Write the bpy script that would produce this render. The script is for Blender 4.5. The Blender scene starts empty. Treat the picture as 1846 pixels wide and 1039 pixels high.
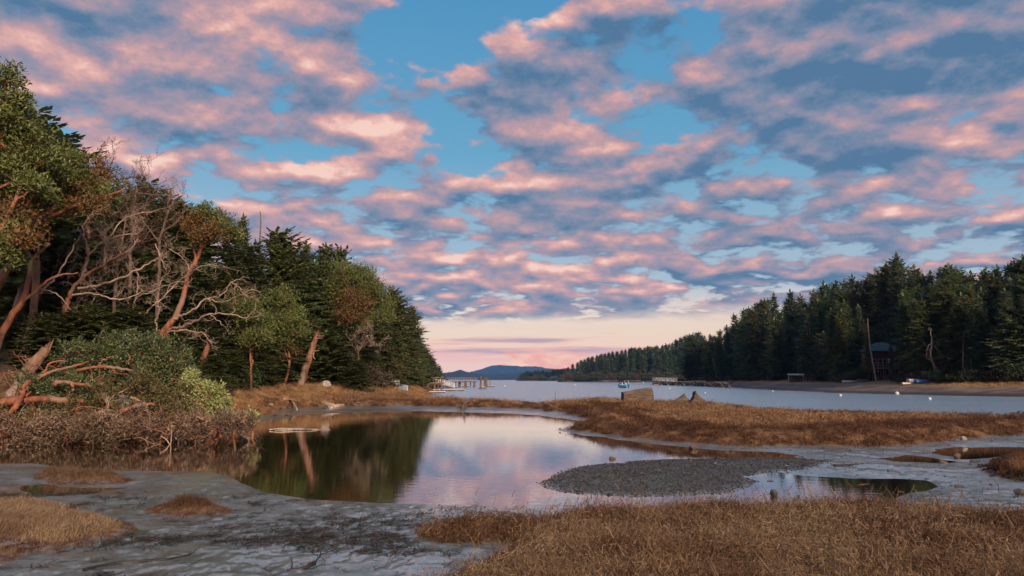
import bpy, math
import numpy as np
from mathutils import Vector, Matrix, Quaternion

# ------------------------------------------------------------------ camera, sky, sun, exposure
SC = bpy.context.scene
COL = SC.collection
F_PX, W_PX, H_PX, HORIZON = 1343.0, 1846.0, 1039.0, 684.5
PITCH = math.atan((HORIZON - H_PX / 2) / F_PX)
CAM_Z = 2.2
cam_data = bpy.data.cameras.new('camera')
cam = bpy.data.objects.new('camera', cam_data)
COL.objects.link(cam)
cam.location = (0, 0, CAM_Z)
cam.rotation_euler = (math.radians(90) + PITCH, 0, 0)
cam_data.sensor_width = 36.0
cam_data.lens = 36.0 * F_PX / W_PX
cam_data.clip_start = 0.05
cam_data.clip_end = 60000
SC.camera = cam

SUN_AZ, SUN_EL = math.radians(156), math.radians(24)      # azimuth clockwise from +Y: behind the camera, to the right
SUN_DIR = Vector((math.sin(SUN_AZ) * math.cos(SUN_EL), math.cos(SUN_AZ) * math.cos(SUN_EL), math.sin(SUN_EL)))
sun_data = bpy.data.lights.new('sun', 'SUN')
sun_data.energy = 5.0
sun_data.angle = math.radians(14)
sun_data.color = (1.0, 0.76, 0.57)
sun = bpy.data.objects.new('sun', sun_data)
sun.rotation_euler = (-SUN_DIR).to_track_quat('-Z', 'Y').to_euler()
sun.location = (30, -40, 60)
COL.objects.link(sun)

SC.view_settings.view_transform = 'Standard'
SC.view_settings.look = 'None'
SC.view_settings.exposure = 0.4
SC.view_settings.gamma = 1.0
SC.view_settings.use_curve_mapping = False
SC.cycles.use_denoising = True
SC.cycles.denoiser = 'OPENIMAGEDENOISE'
SC.cycles.max_bounces = 6
SC.cycles.diffuse_bounces = 3
SC.cycles.glossy_bounces = 3
SC.cycles.transmission_bounces = 2
SC.cycles.volume_bounces = 1
SC.cycles.sample_clamp_indirect = 4.0
SC.cycles.use_adaptive_sampling = True
SC.cycles.adaptive_threshold = 0.02


def direction(px, py):
    u, v = (px - W_PX / 2) / F_PX, (H_PX / 2 - py) / F_PX
    c, s = math.cos(PITCH), math.sin(PITCH)
    return np.array((u, c - v * s, s + v * c))


def at(px, py, z=0.0):
    """Point of the photograph on the level z."""
    d = direction(px, py)
    t = (z - CAM_Z) / d[2]
    return np.array((d[0] * t, d[1] * t, z))


def atd(px, py, Y):
    """Point of the photograph at the depth Y."""
    d = direction(px, py)
    t = Y / d[1]
    return np.array((d[0] * t, Y, CAM_Z + d[2] * t))


# ---- node helpers
class Nodes:
    def __init__(self, tree):
        self.t = tree
        tree.nodes.clear()

    def new(self, kind, **kw):
        n = self.t.nodes.new(kind)
        for k, v in kw.items():
            setattr(n, k, v)
        return n

    def put(self, sock, v):
        if isinstance(v, bpy.types.NodeSocket):
            self.t.links.new(v, sock)
        elif v is not None:
            sock.default_value = v

    def m(self, op, a, b=None, c=None, clamp=False):
        n = self.new('ShaderNodeMath', operation=op, use_clamp=clamp)
        for i, v in enumerate((a, b, c)):
            self.put(n.inputs[i], v)
        return n.outputs[0]

    def v(self, op, a, b=None, scale=None):
        n = self.new('ShaderNodeVectorMath', operation=op)
        self.put(n.inputs[0], a)
        if b is not None:
            self.put(n.inputs[1], b)
        if scale is not None:
            self.put(n.inputs['Scale'], scale)
        return n.outputs['Value'] if op in ('DOT_PRODUCT', 'LENGTH', 'DISTANCE') else n.outputs[0]

    def mix(self, f, a, b, mode='MIX'):
        n = self.new('ShaderNodeMix', data_type='RGBA', blend_type=mode)
        self.put(n.inputs[0], f)
        for i, c in ((6, a), (7, b)):
            self.put(n.inputs[i], c if isinstance(c, bpy.types.NodeSocket) else (*c[:3], 1.0))
        return n.outputs[2]

    def rng(self, x, a, b, lo=0.0, hi=1.0, smooth=True):
        n = self.new('ShaderNodeMapRange', interpolation_type='SMOOTHSTEP' if smooth else 'LINEAR')
        for i, v in enumerate((x, a, b, lo, hi)):
            self.put(n.inputs[i], v)
        return n.outputs[0]

    def noise(self, vec, scale, detail=4.0, rough=0.5, lac=2.0, dist=0.0, color=False):
        n = self.new('ShaderNodeTexNoise')
        self.put(n.inputs['Vector'], vec)
        self.put(n.inputs['Scale'], scale)
        n.inputs['Detail'].default_value = detail
        n.inputs['Roughness'].default_value = rough
        n.inputs['Lacunarity'].default_value = lac
        n.inputs['Distortion'].default_value = dist
        return n.outputs['Color' if color else 0]

    def ramp(self, f, stops, mode='LINEAR'):
        n = self.new('ShaderNodeValToRGB')
        n.color_ramp.interpolation = mode
        e = n.color_ramp.elements
        while len(e) < len(stops):
            e.new(0.5)
        for el, (p, c) in zip(e, stops):
            el.position = p
            el.color = (*c[:3], 1.0)
        self.put(n.inputs[0], f)
        return n.outputs[0]

    def xyz(self, x, y, z):
        n = self.new('ShaderNodeCombineXYZ')
        for i, v in enumerate((x, y, z)):
            self.put(n.inputs[i], v)
        return n.outputs[0]

    def sep(self, v):
        n = self.new('ShaderNodeSeparateXYZ')
        self.put(n.inputs[0], v)
        return n.outputs


def srgb(r, g, b):
    return tuple(((c / 255) / 12.92 if c / 255 <= 0.04045 else ((c / 255 + 0.055) / 1.055) ** 2.4) for c in (r, g, b))


def build_world():
    world = bpy.data.worlds.new('World')
    SC.world = world
    world.use_nodes = True
    n = Nodes(world.node_tree)
    d = n.v('NORMALIZE', n.new('ShaderNodeTexCoord').outputs['Generated'])
    x, y, z = n.sep(d)
    sky = n.new('ShaderNodeTexSky', sky_type='NISHITA')
    sky.sun_disc = False
    sky.sun_elevation = SUN_EL
    sky.sun_rotation = SUN_AZ
    sky.air_density, sky.dust_density, sky.ozone_density = 1.0, 0.6, 2.5
    nish = n.v('MULTIPLY', sky.outputs[0], (0.1, 0.1, 0.1))
    # clear air: pale apricot low down, then turquoise blue
    el = n.m('MULTIPLY', n.m('ARCSINE', z), 180 / math.pi / 45.0)         # 1 at 45 degrees
    clear = n.ramp(el, [(0.0, srgb(240, 190, 172)), (1.6 / 45, srgb(255, 192, 158)), (3.4 / 45, srgb(255, 216, 184)),
                        (5.0 / 45, srgb(252, 222, 198)), (7.2 / 45, srgb(176, 192, 204)), (17 / 45, srgb(102, 168, 202)),
                        (28 / 45, srgb(78, 152, 198)), (1.0, srgb(66, 140, 196))])
    clear = n.mix(0.8, nish, clear)
    # cloud deck on a level sheet
    zc = n.m('ADD', n.m('MAXIMUM', z, 0.0), 0.17)
    P = n.xyz(n.m('DIVIDE', x, zc), n.m('DIVIDE', y, zc), 0.0)
    wc = n.noise(P, 3.2, 3.0, 0.55, color=True)
    Pw = n.v('ADD', P, n.v('SCALE', n.v('SUBTRACT', wc, (0.5, 0.5, 0.5)), scale=0.17))
    cov = 0.0
    for px, py, rad, amp in SKY_BLOBS:
        c = direction(px, py)
        c = c / np.linalg.norm(c)
        dot = n.v('DOT_PRODUCT', d, tuple(c))
        w = n.rng(dot, math.cos(rad / F_PX), 1.0, 0.0, amp)
        cov = w if isinstance(cov, float) else n.m('ADD', cov, w)
    edge = n.m('MULTIPLY_ADD', x, -0.022, z)
    deck = n.rng(n.m('MULTIPLY_ADD', wc, 0.04, edge), 0.090, 0.112)
    high = n.rng(z, 0.12, 0.30, 0.06, 0.0)                       # the deck closes up towards the distance
    cov = n.m('ADD', cov, high)
    light = n.noise(n.v('ADD', Pw, (3.7, 9.2, 0.0)), 1.5, 3.0, 0.5)
    light = n.rng(n.m('MULTIPLY_ADD', x, -0.20, light), 0.34, 0.60)  # some clouds stand in the shade of others
    # lit where the cloud thins out upwards, slate below: the low sun shines in from behind the camera
    up = n.v('SUBTRACT', Pw, n.v('SCALE', n.v('NORMALIZE', P), scale=0.105))
    soft = n.m('SUBTRACT', n.noise(Pw, 4.1, 2.5, 0.5), n.noise(up, 4.1, 2.5, 0.5))
    D2 = n.v('MULTIPLY', d, (1.0, 1.0, 1.7))
    puff = n.noise(D2, 12.0, 6.0, 0.62)                                        # rounded lumps on the cloud faces
    nz = n.m('ADD', n.m('MULTIPLY', n.noise(Pw, 4.1, 4.0, 0.55), 0.74), n.m('MULTIPLY', puff, 0.26))
    fine = n.m('SUBTRACT', puff, n.noise(n.v('ADD', D2, (0.0, 0.0, 0.02)), 12.0, 6.0, 0.62))
    shade = n.m('ADD', n.m('MULTIPLY', soft, 2.1), n.m('MULTIPLY', fine, 1.5))
    body = n.m('ADD', nz, cov)
    shade = n.m('ADD', shade, n.m('MULTIPLY_ADD', light, 0.28, 0.19))
    shade = n.m('ADD', shade, n.rng(body, 0.62, 0.45, 0.0, 0.14))
    shade = n.m('SUBTRACT', shade, n.rng(body, 0.60, 0.80, 0.0, 0.14))         # thick cloud is darker underneath
    for px, py, rad, amp in ((660, 180, 150, .20), (600, 120, 90, .12), (1060, 190, 120, .10), (1000, 470, 260, .08)):
        c = direction(px, py)
        shade = n.m('ADD', shade, n.rng(n.v('DOT_PRODUCT', d, tuple(c / np.linalg.norm(c))), math.cos(rad / F_PX), 1.0, 0.0, amp))
    tint = n.ramp(shade, [(0.0, srgb(82, 116, 150)), (0.24, srgb(120, 134, 160)), (0.43, srgb(154, 144, 162)), (0.62, srgb(190, 154, 160)), (0.82, srgb(230, 174, 164)), (1.0, srgb(254, 210, 194))])
    a = n.m('MULTIPLY', n.rng(body, 0.466, 0.545), deck)
    col = n.mix(n.m('MULTIPLY', a, 0.93), clear, tint)
    # low streaks over the far hills
    az = n.m('ARCTAN2', x, y)
    S = n.xyz(n.m('MULTIPLY', az, 3.2), n.m('MULTIPLY', z, 62.0), 1.7)
    s1 = n.noise(S, 1.0, 5.0, 0.55)
    band = n.m('MULTIPLY', n.rng(z, 0.020, 0.030), n.rng(z, 0.072, 0.048))
    low = n.rng(z, 0.048, 0.034, 0.0, 0.09)
    a = n.m('MULTIPLY', n.rng(n.m('ADD', s1, low), 0.52, 0.62), band)
    col = n.mix(n.m('MULTIPLY', a, 0.85), col, n.mix(n.rng(s1, 0.55, 0.68), srgb(240, 182, 164), srgb(170, 148, 166)))
    # one far cumulus, lit pink, above the headland
    c = direction(985, 652)
    az0, z0 = math.atan2(c[0], c[1]), c[2] / np.linalg.norm(c)
    q = n.xyz(n.m('MULTIPLY', n.m('SUBTRACT', az, az0), 1 / 0.075), n.m('MULTIPLY', n.m('SUBTRACT', z, z0 - 0.014), 1 / 0.030), 0.0)
    qn = n.noise(q, 1.6, 5.0, 0.6)
    r = n.m('ADD', n.v('LENGTH', q), n.m('MULTIPLY', n.m('SUBTRACT', qn, 0.5), 1.5))
    a = n.rng(r, 1.05, 0.75)
    col = n.mix(n.m('MULTIPLY', a, 0.9), col, n.mix(n.rng(qn, 0.4, 0.62), srgb(244, 160, 132), srgb(255, 204, 160)))
    col = n.v('SCALE', col, scale=n.rng(z, 0.07, 0.0, 1.0, 1.3))            # the air glows low down
    below = n.rng(z, -0.02, 0.0)
    col = n.mix(below, srgb(110, 120, 140), col)
    bg = n.new('ShaderNodeBackground')
    n.put(bg.inputs[0], n.v('MULTIPLY', col, (10.0, 10.0, 10.0)))
    bg.inputs[1].default_value = 0.077
    out = n.new('ShaderNodeOutputWorld')
    n.t.links.new(bg.outputs[0], out.inputs[0])
    world.cycles.sampling_method = 'MANUAL'
    world.cycles.sample_map_resolution = 512


# (pixel of the photograph, radius in pixels, more or less cloud there)
SKY_BLOBS = [
    (230, 20, 280, .20), (560, 0, 120, .10), (420, 120, 150, -.10), (120, 190, 150, -.06), (770, 70, 150, -.10), (340, 335, 110, -.07),
    (650, 190, 140, .12), (600, 125, 80, .08), (490, 215, 90, .07), (300, 255, 130, .03),
    (1050, 240, 220, .07), (1250, 120, 130, .07), (1330, 250, 150, .05), (1570, 175, 150, .06),
    (1620, 15, 300, .20), (1690, 230, 80, -.09), (1440, 100, 90, -.05), (1590, 290, 120, .06), (1800, 340, 90, -.04), (1800, 220, 120, .06),
    (960, 400, 260, .03), (420, 380, 150, .06)]
build_world()

# ------------------------------------------------------------------ shared helpers: meshes, objects, materials
def vnoise(X, Y, seed=0):
    X = np.asarray(X, float); Y = np.asarray(Y, float)
    xi, yi = np.floor(X), np.floor(Y)
    fx, fy = X - xi, Y - yi
    fx, fy = fx * fx * (3 - 2 * fx), fy * fy * (3 - 2 * fy)

    def h(a, b):
        s = np.sin(a * 127.1 + b * 311.7 + seed * 74.7) * 43758.5453
        return s - np.floor(s)
    return (h(xi, yi) * (1 - fx) + h(xi + 1, yi) * fx) * (1 - fy) + (h(xi, yi + 1) * (1 - fx) + h(xi + 1, yi + 1) * fx) * fy


def fbm(X, Y, octaves=4, seed=0):
    t, a, s = 0.0, 0.5, 0.0
    for o in range(octaves):
        t = t + a * vnoise(X * 2 ** o, Y * 2 ** o, seed + o)
        s += a
        a *= 0.5
    return t / s


def sdf(poly, X, Y):
    """Signed distance to a polygon, positive inside."""
    P = np.asarray(poly, float)[:, :2]
    out = np.full(X.shape, -60.0)
    lo, hi = P.min(0) - 14, P.max(0) + 14
    k = (X > lo[0]) & (X < hi[0]) & (Y > lo[1]) & (Y < hi[1])
    if not k.any():
        return out
    x, y = X[k], Y[k]
    d2 = np.full(x.shape, 1e12)
    ins = np.zeros(x.shape, bool)
    for a, b in zip(P, np.roll(P, -1, 0)):
        e = b - a
        L = max(e @ e, 1e-12)
        t = np.clip(((x - a[0]) * e[0] + (y - a[1]) * e[1]) / L, 0, 1)
        d2 = np.minimum(d2, (x - a[0] - t * e[0]) ** 2 + (y - a[1] - t * e[1]) ** 2)
        if a[1] != b[1]:
            c = ((a[1] > y) != (b[1] > y)) & (x < e[0] * (y - a[1]) / e[1] + a[0])
            ins ^= c
    d = np.sqrt(d2)
    out[k] = np.where(ins, d, -d)
    return out


def sstep(x, a, b):
    t = np.clip((x - a) / (b - a), 0, 1)
    return t * t * (3 - 2 * t)


class Geo:
    """Collects pieces of one mesh."""
    def __init__(self):
        self.V, self.F, self.A, self.n = [], [], [], 0

    def add(self, V, F, a=0.5):
        V = np.asarray(V, np.float32).reshape(-1, 3)
        F = np.asarray(F, np.int32)
        self.V.append(V)
        self.F.append(F + self.n)
        self.A.append(np.broadcast_to(np.asarray(a, np.float32), (len(F),)))
        self.n += len(V)
        return self

    def box(self, c, s, R=None, a=0.5):
        v = np.array([(i, j, k) for i in (-.5, .5) for j in (-.5, .5) for k in (-.5, .5)]) * np.asarray(s, float)
        if R is not None:
            v = v @ np.asarray(R).T
        f = [(0, 1, 3, 2), (4, 6, 7, 5), (0, 4, 5, 1), (2, 3, 7, 6), (0, 2, 6, 4), (1, 5, 7, 3)]
        return self.add(v + np.asarray(c, float), f, a)

    def beam(self, p, q, w, h=None, a=0.5):
        p, q = np.asarray(p, float), np.asarray(q, float)
        z = q - p
        L = np.linalg.norm(z)
        z = z / L
        up = np.array((0, 0, 1.0)) if abs(z[2]) < 0.95 else np.array((1.0, 0, 0))
        x = np.cross(up, z); x /= np.linalg.norm(x)
        y = np.cross(z, x)
        return self.box((p + q) / 2, (w, h or w, L), np.stack((x, y, z), 1), a)

    def tube(self, P, r, sides=6, a=0.5, cap=True):
        P = np.asarray(P, float)
        r = np.broadcast_to(np.asarray(r, float), (len(P),))
        T = np.gradient(P, axis=0)
        T /= np.linalg.norm(T, axis=1)[:, None] + 1e-9
        ref = np.array((0.31, 0.93, 0.2)) if abs(T[0][2]) > 0.7 else np.array((0.05, 0.1, 1.0))
        U = np.cross(ref, T)
        U /= np.linalg.norm(U, axis=1)[:, None] + 1e-9
        W = np.cross(T, U)
        th = np.linspace(0, 2 * np.pi, sides, endpoint=False)
        V = P[:, None] + r[:, None, None] * (np.cos(th)[None, :, None] * U[:, None] + np.sin(th)[None, :, None] * W[:, None])
        n = len(P)
        i, j = np.meshgrid(np.arange(n - 1), np.arange(sides), indexing='ij')
        k = (j + 1) % sides
        Fq = np.stack((i * sides + j, i * sides + k, (i + 1) * sides + k, (i + 1) * sides + j), -1).reshape(-1, 4)
        self.add(V.reshape(-1, 3), Fq, a)
        if cap:
            for row in (0, n - 1):
                c = V[row].mean(0)
                ring = np.arange(sides)
                Ft = np.stack((np.full(sides, sides), ring, (ring + 1) % sides), 1)
                self.add(np.vstack((V[row], c)), Ft[:, ::-1] if row == 0 else Ft, a)
        return self

    def leaves(self, P, D, N, L, Wd, a=0.5, fold=0.12, bend=0.0):
        """Leaf-shaped quads: base P, direction D, face normal about N, length L, width Wd."""
        P, D, N = (np.asarray(q, float) for q in (P, D, N))
        L = np.broadcast_to(np.asarray(L, float), (len(P),))[:, None]
        Wd = np.broadcast_to(np.asarray(Wd, float), (len(P),))[:, None]
        D = D / (np.linalg.norm(D, axis=1)[:, None] + 1e-9)
        S = np.cross(D, N); S /= np.linalg.norm(S, axis=1)[:, None] + 1e-9
        N = np.cross(S, D)
        m = P + D * L * 0.5 + N * L * bend
        V = np.stack((P, m + S * Wd / 2 - N * Wd * fold, P + D * L, m - S * Wd / 2 - N * Wd * fold), 1).reshape(-1, 3)
        return self.add(V, np.arange(4 * len(P)).reshape(-1, 4), a)

    def lathe(self, prof, sides=16, c=(0, 0, 0), a=0.5):
        prof = np.asarray(prof, float)
        th = np.linspace(0, 2 * np.pi, sides, endpoint=False)
        V = np.stack((prof[:, 0][:, None] * np.cos(th), prof[:, 0][:, None] * np.sin(th), np.repeat(prof[:, 1][:, None], sides, 1)), -1)
        i, j = np.meshgrid(np.arange(len(prof) - 1), np.arange(sides), indexing='ij')
        k = (j + 1) % sides
        Fq = np.stack((i * sides + j, i * sides + k, (i + 1) * sides + k, (i + 1) * sides + j), -1).reshape(-1, 4)
        return self.add(V.reshape(-1, 3) + np.asarray(c, float), Fq, a)

    def mesh(self, name, material=None, smooth=False):
        me = bpy.data.meshes.new(name)
        V = np.concatenate(self.V)
        me.vertices.add(len(V))
        me.vertices.foreach_set('co', V.ravel())
        tot = np.concatenate([np.full(len(f), f.shape[1], np.int32) for f in self.F])
        me.loops.add(int(tot.sum()))
        me.loops.foreach_set('vertex_index', np.concatenate([f.ravel() for f in self.F]).astype(np.int32))
        me.polygons.add(len(tot))
        me.polygons.foreach_set('loop_start', np.concatenate(([0], np.cumsum(tot)[:-1])).astype(np.int32))
        me.polygons.foreach_set('loop_total', tot)
        me.polygons.foreach_set('use_smooth', np.full(len(tot), smooth))
        at_ = me.attributes.new('tone', 'FLOAT', 'FACE')
        at_.data.foreach_set('value', np.concatenate(self.A))
        me.update(calc_edges=True)
        if material is not None:
            me.materials.append(material)
        return me


FINE = {'crown', 'foliage', 'rust_foliage', 'branches', 'dead_branches', 'twigs', 'stems', 'upper_blades', 'edge_blades'}    # leaves and twigs too fine to pick apart
RANKED = []


def name_by_place(bins_of):
    """Look-alikes are told apart by the landmark they stand at and their order from the left."""
    words = 'first second third fourth fifth sixth seventh eighth ninth tenth eleventh twelfth thirteenth fourteenth fifteenth sixteenth seventeenth eighteenth nineteenth twentieth'.split()
    sets = {}
    for o, px, what, where in RANKED:
        place = next(p for lim, p in bins_of[where] if px < lim)
        sets.setdefault((what, place), []).append((px, o))
    for (what, place), lst in sets.items():
        lst.sort(key=lambda q: q[0])
        for k, (_, o) in enumerate(lst):
            o['label'] = '%s from left of the %s %s' % (words[min(k, 19)], what, place) if len(lst) > 1 else 'single %s %s' % (what.replace('firs', 'fir').replace('bushes', 'bush').replace('conifers', 'conifer'), place)


def link(name, me, parent=None, loc=None):
    o = bpy.data.objects.new(name, me)
    COL.objects.link(o)
    if parent is not None:
        o.parent = parent
    if parent is not None and name in FINE:
        o['kind'] = 'stuff'
    if loc is not None:
        o.location = [float(q) for q in loc]
    return o


def tag(o, label=None, cat=None, group=None, kind=None):
    for k, v in (('label', label), ('category', cat), ('group', group), ('kind', kind)):
        if v:
            o[k] = v
    return o


def thing(name, label, cat, loc=(0, 0, 0), rz=0.0, group=None):
    o = link(name, None, None, loc)
    o.rotation_euler = (0, 0, rz)
    return tag(o, label, cat, group)


def copy_tree(o, parent=None):
    c = o.copy()
    COL.objects.link(c)
    c.parent = parent
    for ch in KIDS(o):
        copy_tree(ch, c)
    return c


def KIDS(o):
    return [ob for ob in bpy.data.objects if ob.parent == o]


def rot_z(V, a):
    c, s = math.cos(a), math.sin(a)
    return np.asarray(V) @ np.array(((c, s, 0), (-s, c, 0), (0, 0, 1)))


_mats = {}


def mat(name, a, b=None, rough=0.75, scale=6.0, bump=0.0, bscale=None, detail=5.0, spec=0.3, stretch=None, translucent=0.0, tone=0.0, rnd=0.0, c=None, obj=True):
    """Procedural surface: two or three colours blended by noise, with face tone and per-object variation, and relief."""
    if name in _mats:
        return _mats[name]
    b = b or tuple(q * 0.6 for q in a)
    M = bpy.data.materials.new(name)
    M.use_nodes = True
    n = Nodes(M.node_tree)
    tc = n.new('ShaderNodeTexCoord').outputs['Object'] if obj else n.new('ShaderNodeNewGeometry').outputs['Position']
    if stretch:
        tc = n.v('MULTIPLY', tc, stretch)
    f = n.noise(tc, scale, detail, 0.6)
    col = n.mix(n.rng(f, 0.32, 0.68), a, b)
    if c:
        col = n.mix(n.rng(n.noise(tc, scale * 0.31, 3.0), 0.5, 0.62), col, c)
    if tone:
        t = n.new('ShaderNodeAttribute', attribute_name='tone').outputs['Fac']
        col = n.mix(1.0, col, n.ramp(t, [(0, (1 - tone,) * 3), (1, (1 + 0 * tone,) * 3)]), 'MULTIPLY')
    if rnd:
        r = n.new('ShaderNodeObjectInfo').outputs['Random']
        col = n.mix(1.0, col, n.ramp(r, [(0, (1 - rnd, 1 - rnd, 1 - rnd * .6)), (0.5, (1, 1 - rnd * .3, 1 - rnd * .5)), (1, (1 - rnd * .5, 1, 1 - rnd * .5))]), 'MULTIPLY')
    p = n.new('ShaderNodeBsdfPrincipled')
    n.put(p.inputs['Base Color'], col)
    p.inputs['Roughness'].default_value = rough
    p.inputs['Specular IOR Level'].default_value = spec
    if bump:
        bn = n.new('ShaderNodeBump')
        bn.inputs['Strength'].default_value = 1.0
        bn.inputs['Distance'].default_value = bump
        n.put(bn.inputs['Height'], n.noise(tc, bscale or scale * 3, 6.0, 0.65))
        n.put(p.inputs['Normal'], bn.outputs[0])
    s = p.outputs[0]
    if translucent:
        tl = n.new('ShaderNodeBsdfTranslucent')
        n.put(tl.inputs[0], col)
        mx = n.new('ShaderNodeMixShader')
        mx.inputs[0].default_value = translucent
        n.t.links.new(s, mx.inputs[1])
        n.t.links.new(tl.outputs[0], mx.inputs[2])
        s = mx.outputs[0]
    out = n.new('ShaderNodeOutputMaterial')
    n.t.links.new(s, out.inputs[0])
    _mats[name] = M
    return M

# ------------------------------------------------------------------ the lie of the land
def pix(pts, z=0.0):
    return [tuple(at(p[0], p[1], p[2] if len(p) > 2 else z)[:2]) for p in pts]


POND = pix([(-120, 804), (-40, 802), (60, 797), (200, 793), (300, 788), (380, 783), (445, 773), (462, 765), (480, 757), (550, 748), (640, 743), (750, 741),
            (900, 745), (968, 749), (1022, 756), (1052, 761), (1033, 768), (1004, 776), (1030, 781), (1062, 786), (1130, 795), (1198, 803), (1252, 808), (1306, 812),
            (1400, 816), (1445, 821), (1430, 825), (1347, 825), (1279, 827), (1217, 829), (1157, 830), (1127, 833), (1146, 838), (1076, 837), (1030, 842), (995, 859),
            (976, 872), (981, 880), (1008, 887), (1062, 892), (1144, 895), (1225, 894), (1306, 890), (1345, 882), (1356, 868), (1330, 858), (1385, 850), (1454, 859),
            (1535, 863), (1617, 863), (1671, 867), (1692, 878), (1640, 890), (1617, 899), (1600, 925), (1300, 925), (1130, 925), (1000, 919), (860, 912),
            (760, 909), (680, 907), (560, 900), (480, 888), (430, 869), (400, 855), (370, 850), (230, 849), (120, 844), (60, 836), (-40, 835), (-120, 836)])
PUDDLES = [pix([(1671, 817), (1693, 810), (1725, 807), (1806, 806), (1846, 807), (1950, 806), (1950, 816), (1846, 817), (1800, 826), (1760, 829), (1735, 828), (1700, 822)]),
           pix([(36, 876), (84, 873), (113, 878), (170, 880), (225, 879), (200, 883), (155, 888), (99, 893), (56, 893), (39, 887)]),
           pix([(1590, 826), (1640, 821), (1690, 828), (1740, 834), (1680, 836), (1620, 833)])]
SPIT_FAR = [(2050, 766), (1846, 755), (1752, 748.5), (1671, 744.5), (1563, 740), (1481, 736.5), (1400, 731), (1346, 726.5), (1300, 722), (1225, 721), (1175, 719), (1118, 716),
            (1050, 716), (1000, 720), (900, 717.5), (800, 715), (740, 714)]
far_pts = [tuple(at(x, y, float(np.interp(x, (1300, 1500, 1671, 1846, 2050), (.72, .66, .55, .42, .36))))[:2]) for x, y in SPIT_FAR]
LEFT_SHORE = [(-10.5, 84), (-11, 100), (-12.5, 118), (-14, 140), (-17.5, 180), (-21, 212), (-32, 255), (-90, 290)]
RIGHT_SHORE = [(120, 380), (84, 372), (70, 345), (66, 257), (58, 190), (54, 155), (53, 122), (58, 107), (65, 94), (85, 80), (160, 60)]
BAY = far_pts + LEFT_SHORE + [(-700, 420), (-700, 900), (900, 900), (900, 430)] + RIGHT_SHORE + [(160, 30), (60, 24)]
MARSH = (pix([(-200, 792), (0, 796), (200, 791), (330, 784), (400, 776), (440, 766), (462, 752), (490, 743), (530, 737), (640, 733), (750, 733), (900, 736), (968, 738),
              (1022, 745), (1076, 757), (1040, 766), (1024, 772), (1062, 777), (1117, 786), (1171, 791), (1225, 796), (1279, 799), (1346, 803), (1508, 804), (1576, 804),
              (1671, 800), (1712, 794), (1846, 783), (2050, 772)], 0.1) + far_pts + LEFT_SHORE + [(-150, 290), (-150, 24), (-40, 25)])
FOREGROUND = (pix([(768, 922), (778, 914), (806, 911), (952, 910), (1013, 915), (1104, 912), (1165, 904), (1300, 900), (1468, 900), (1589, 903), (1680, 909), (1741, 916),
                   (1846, 916), (2100, 912)], 0.42) + [(30, 12), (60, -40), (-30, -40), (-6, -4), (-1.6, 3.2)] +
              pix([(700, 1075), (740, 1040), (779, 1022), (831, 1008), (873, 980), (930, 955), (940, 944), (867, 944), (806, 941), (782, 934)], 0.36))
TUSSOCKS = [pix([(58, 855), (85, 849), (150, 850), (200, 852), (234, 864), (197, 867), (113, 865), (70, 862)], 0.1),
            pix([(266, 918), (324, 908), (390, 909), (411, 914), (406, 929), (338, 933), (296, 930)], 0.1),
            pix([(-160, 900), (0, 905), (79, 911), (141, 921), (113, 929), (158, 936), (237, 950), (220, 969), (169, 983), (85, 1001), (40, 992), (0, 980), (-160, 985)], 0.1),
            pix([(-60, 990), (0, 990), (45, 999), (42, 1011), (22, 1020), (-60, 1024)], 0.1),
            pix([(1770, 842), (1793, 830), (1846, 820), (1990, 808), (1990, 885), (1843, 869), (1806, 863), (1779, 853)], 0.1)]
FOREST_L = [(-30, 25), (-24, 28), (-20.5, 33), (-20, 42), (-20, 52), (-18.8, 64), (-17, 78), (-15, 100), (-16.5, 135), (-21, 200), (-33, 250), (-90, 285), (-150, 285), (-150, 25)]
LAND_R = RIGHT_SHORE + [(600, 60), (600, 420), (160, 420)]
GRAVEL = pix([(976, 873), (995, 858), (1030, 842), (1076, 837), (1127, 833), (1217, 829), (1420, 826), (1500, 835), (1470, 850), (1380, 852), (1350, 862), (1365, 875),
              (1306, 890), (1225, 894), (1144, 895), (1062, 892), (1008, 887), (981, 880)])


def zones(X, Y):
    wob = 0.012 * np.hypot(X, Y)
    Xw = X + (fbm(X * 1.1, Y * 1.1, 3, 1) - 0.5) * np.clip(wob * 2.2, 0.1, 1.2)
    Yw = Y + (fbm(X * 1.1 + 9, Y * 1.1, 3, 2) - 0.5) * np.clip(wob * 2.2, 0.1, 1.2)
    z = {}
    z['pond'] = sdf(POND, X + (Xw - X) * 0.5, Y + (Yw - Y) * 0.5)
    z['pud'] = np.maximum.reduce([sdf(p, Xw, Yw) for p in PUDDLES])
    z['bay'] = sdf(BAY, X, Y)
    z['marsh'] = sdf(MARSH, Xw, Yw)
    z['fore'] = sdf(FOREGROUND, Xw, Yw)
    z['tus'] = [sdf(p, Xw, Yw) + (fbm(X * 3.5, Y * 5.0, 3, 81) - 0.5) * 0.32 for p in TUSSOCKS]
    z['forl'] = sdf(FOREST_L, X, Y)
    z['landr'] = sdf(LAND_R, X + (fbm(X * .15, Y * .15, 3, 5) - .5) * 5, Y)
    z['grav'] = sdf(GRAVEL, Xw, Yw)
    return z


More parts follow.
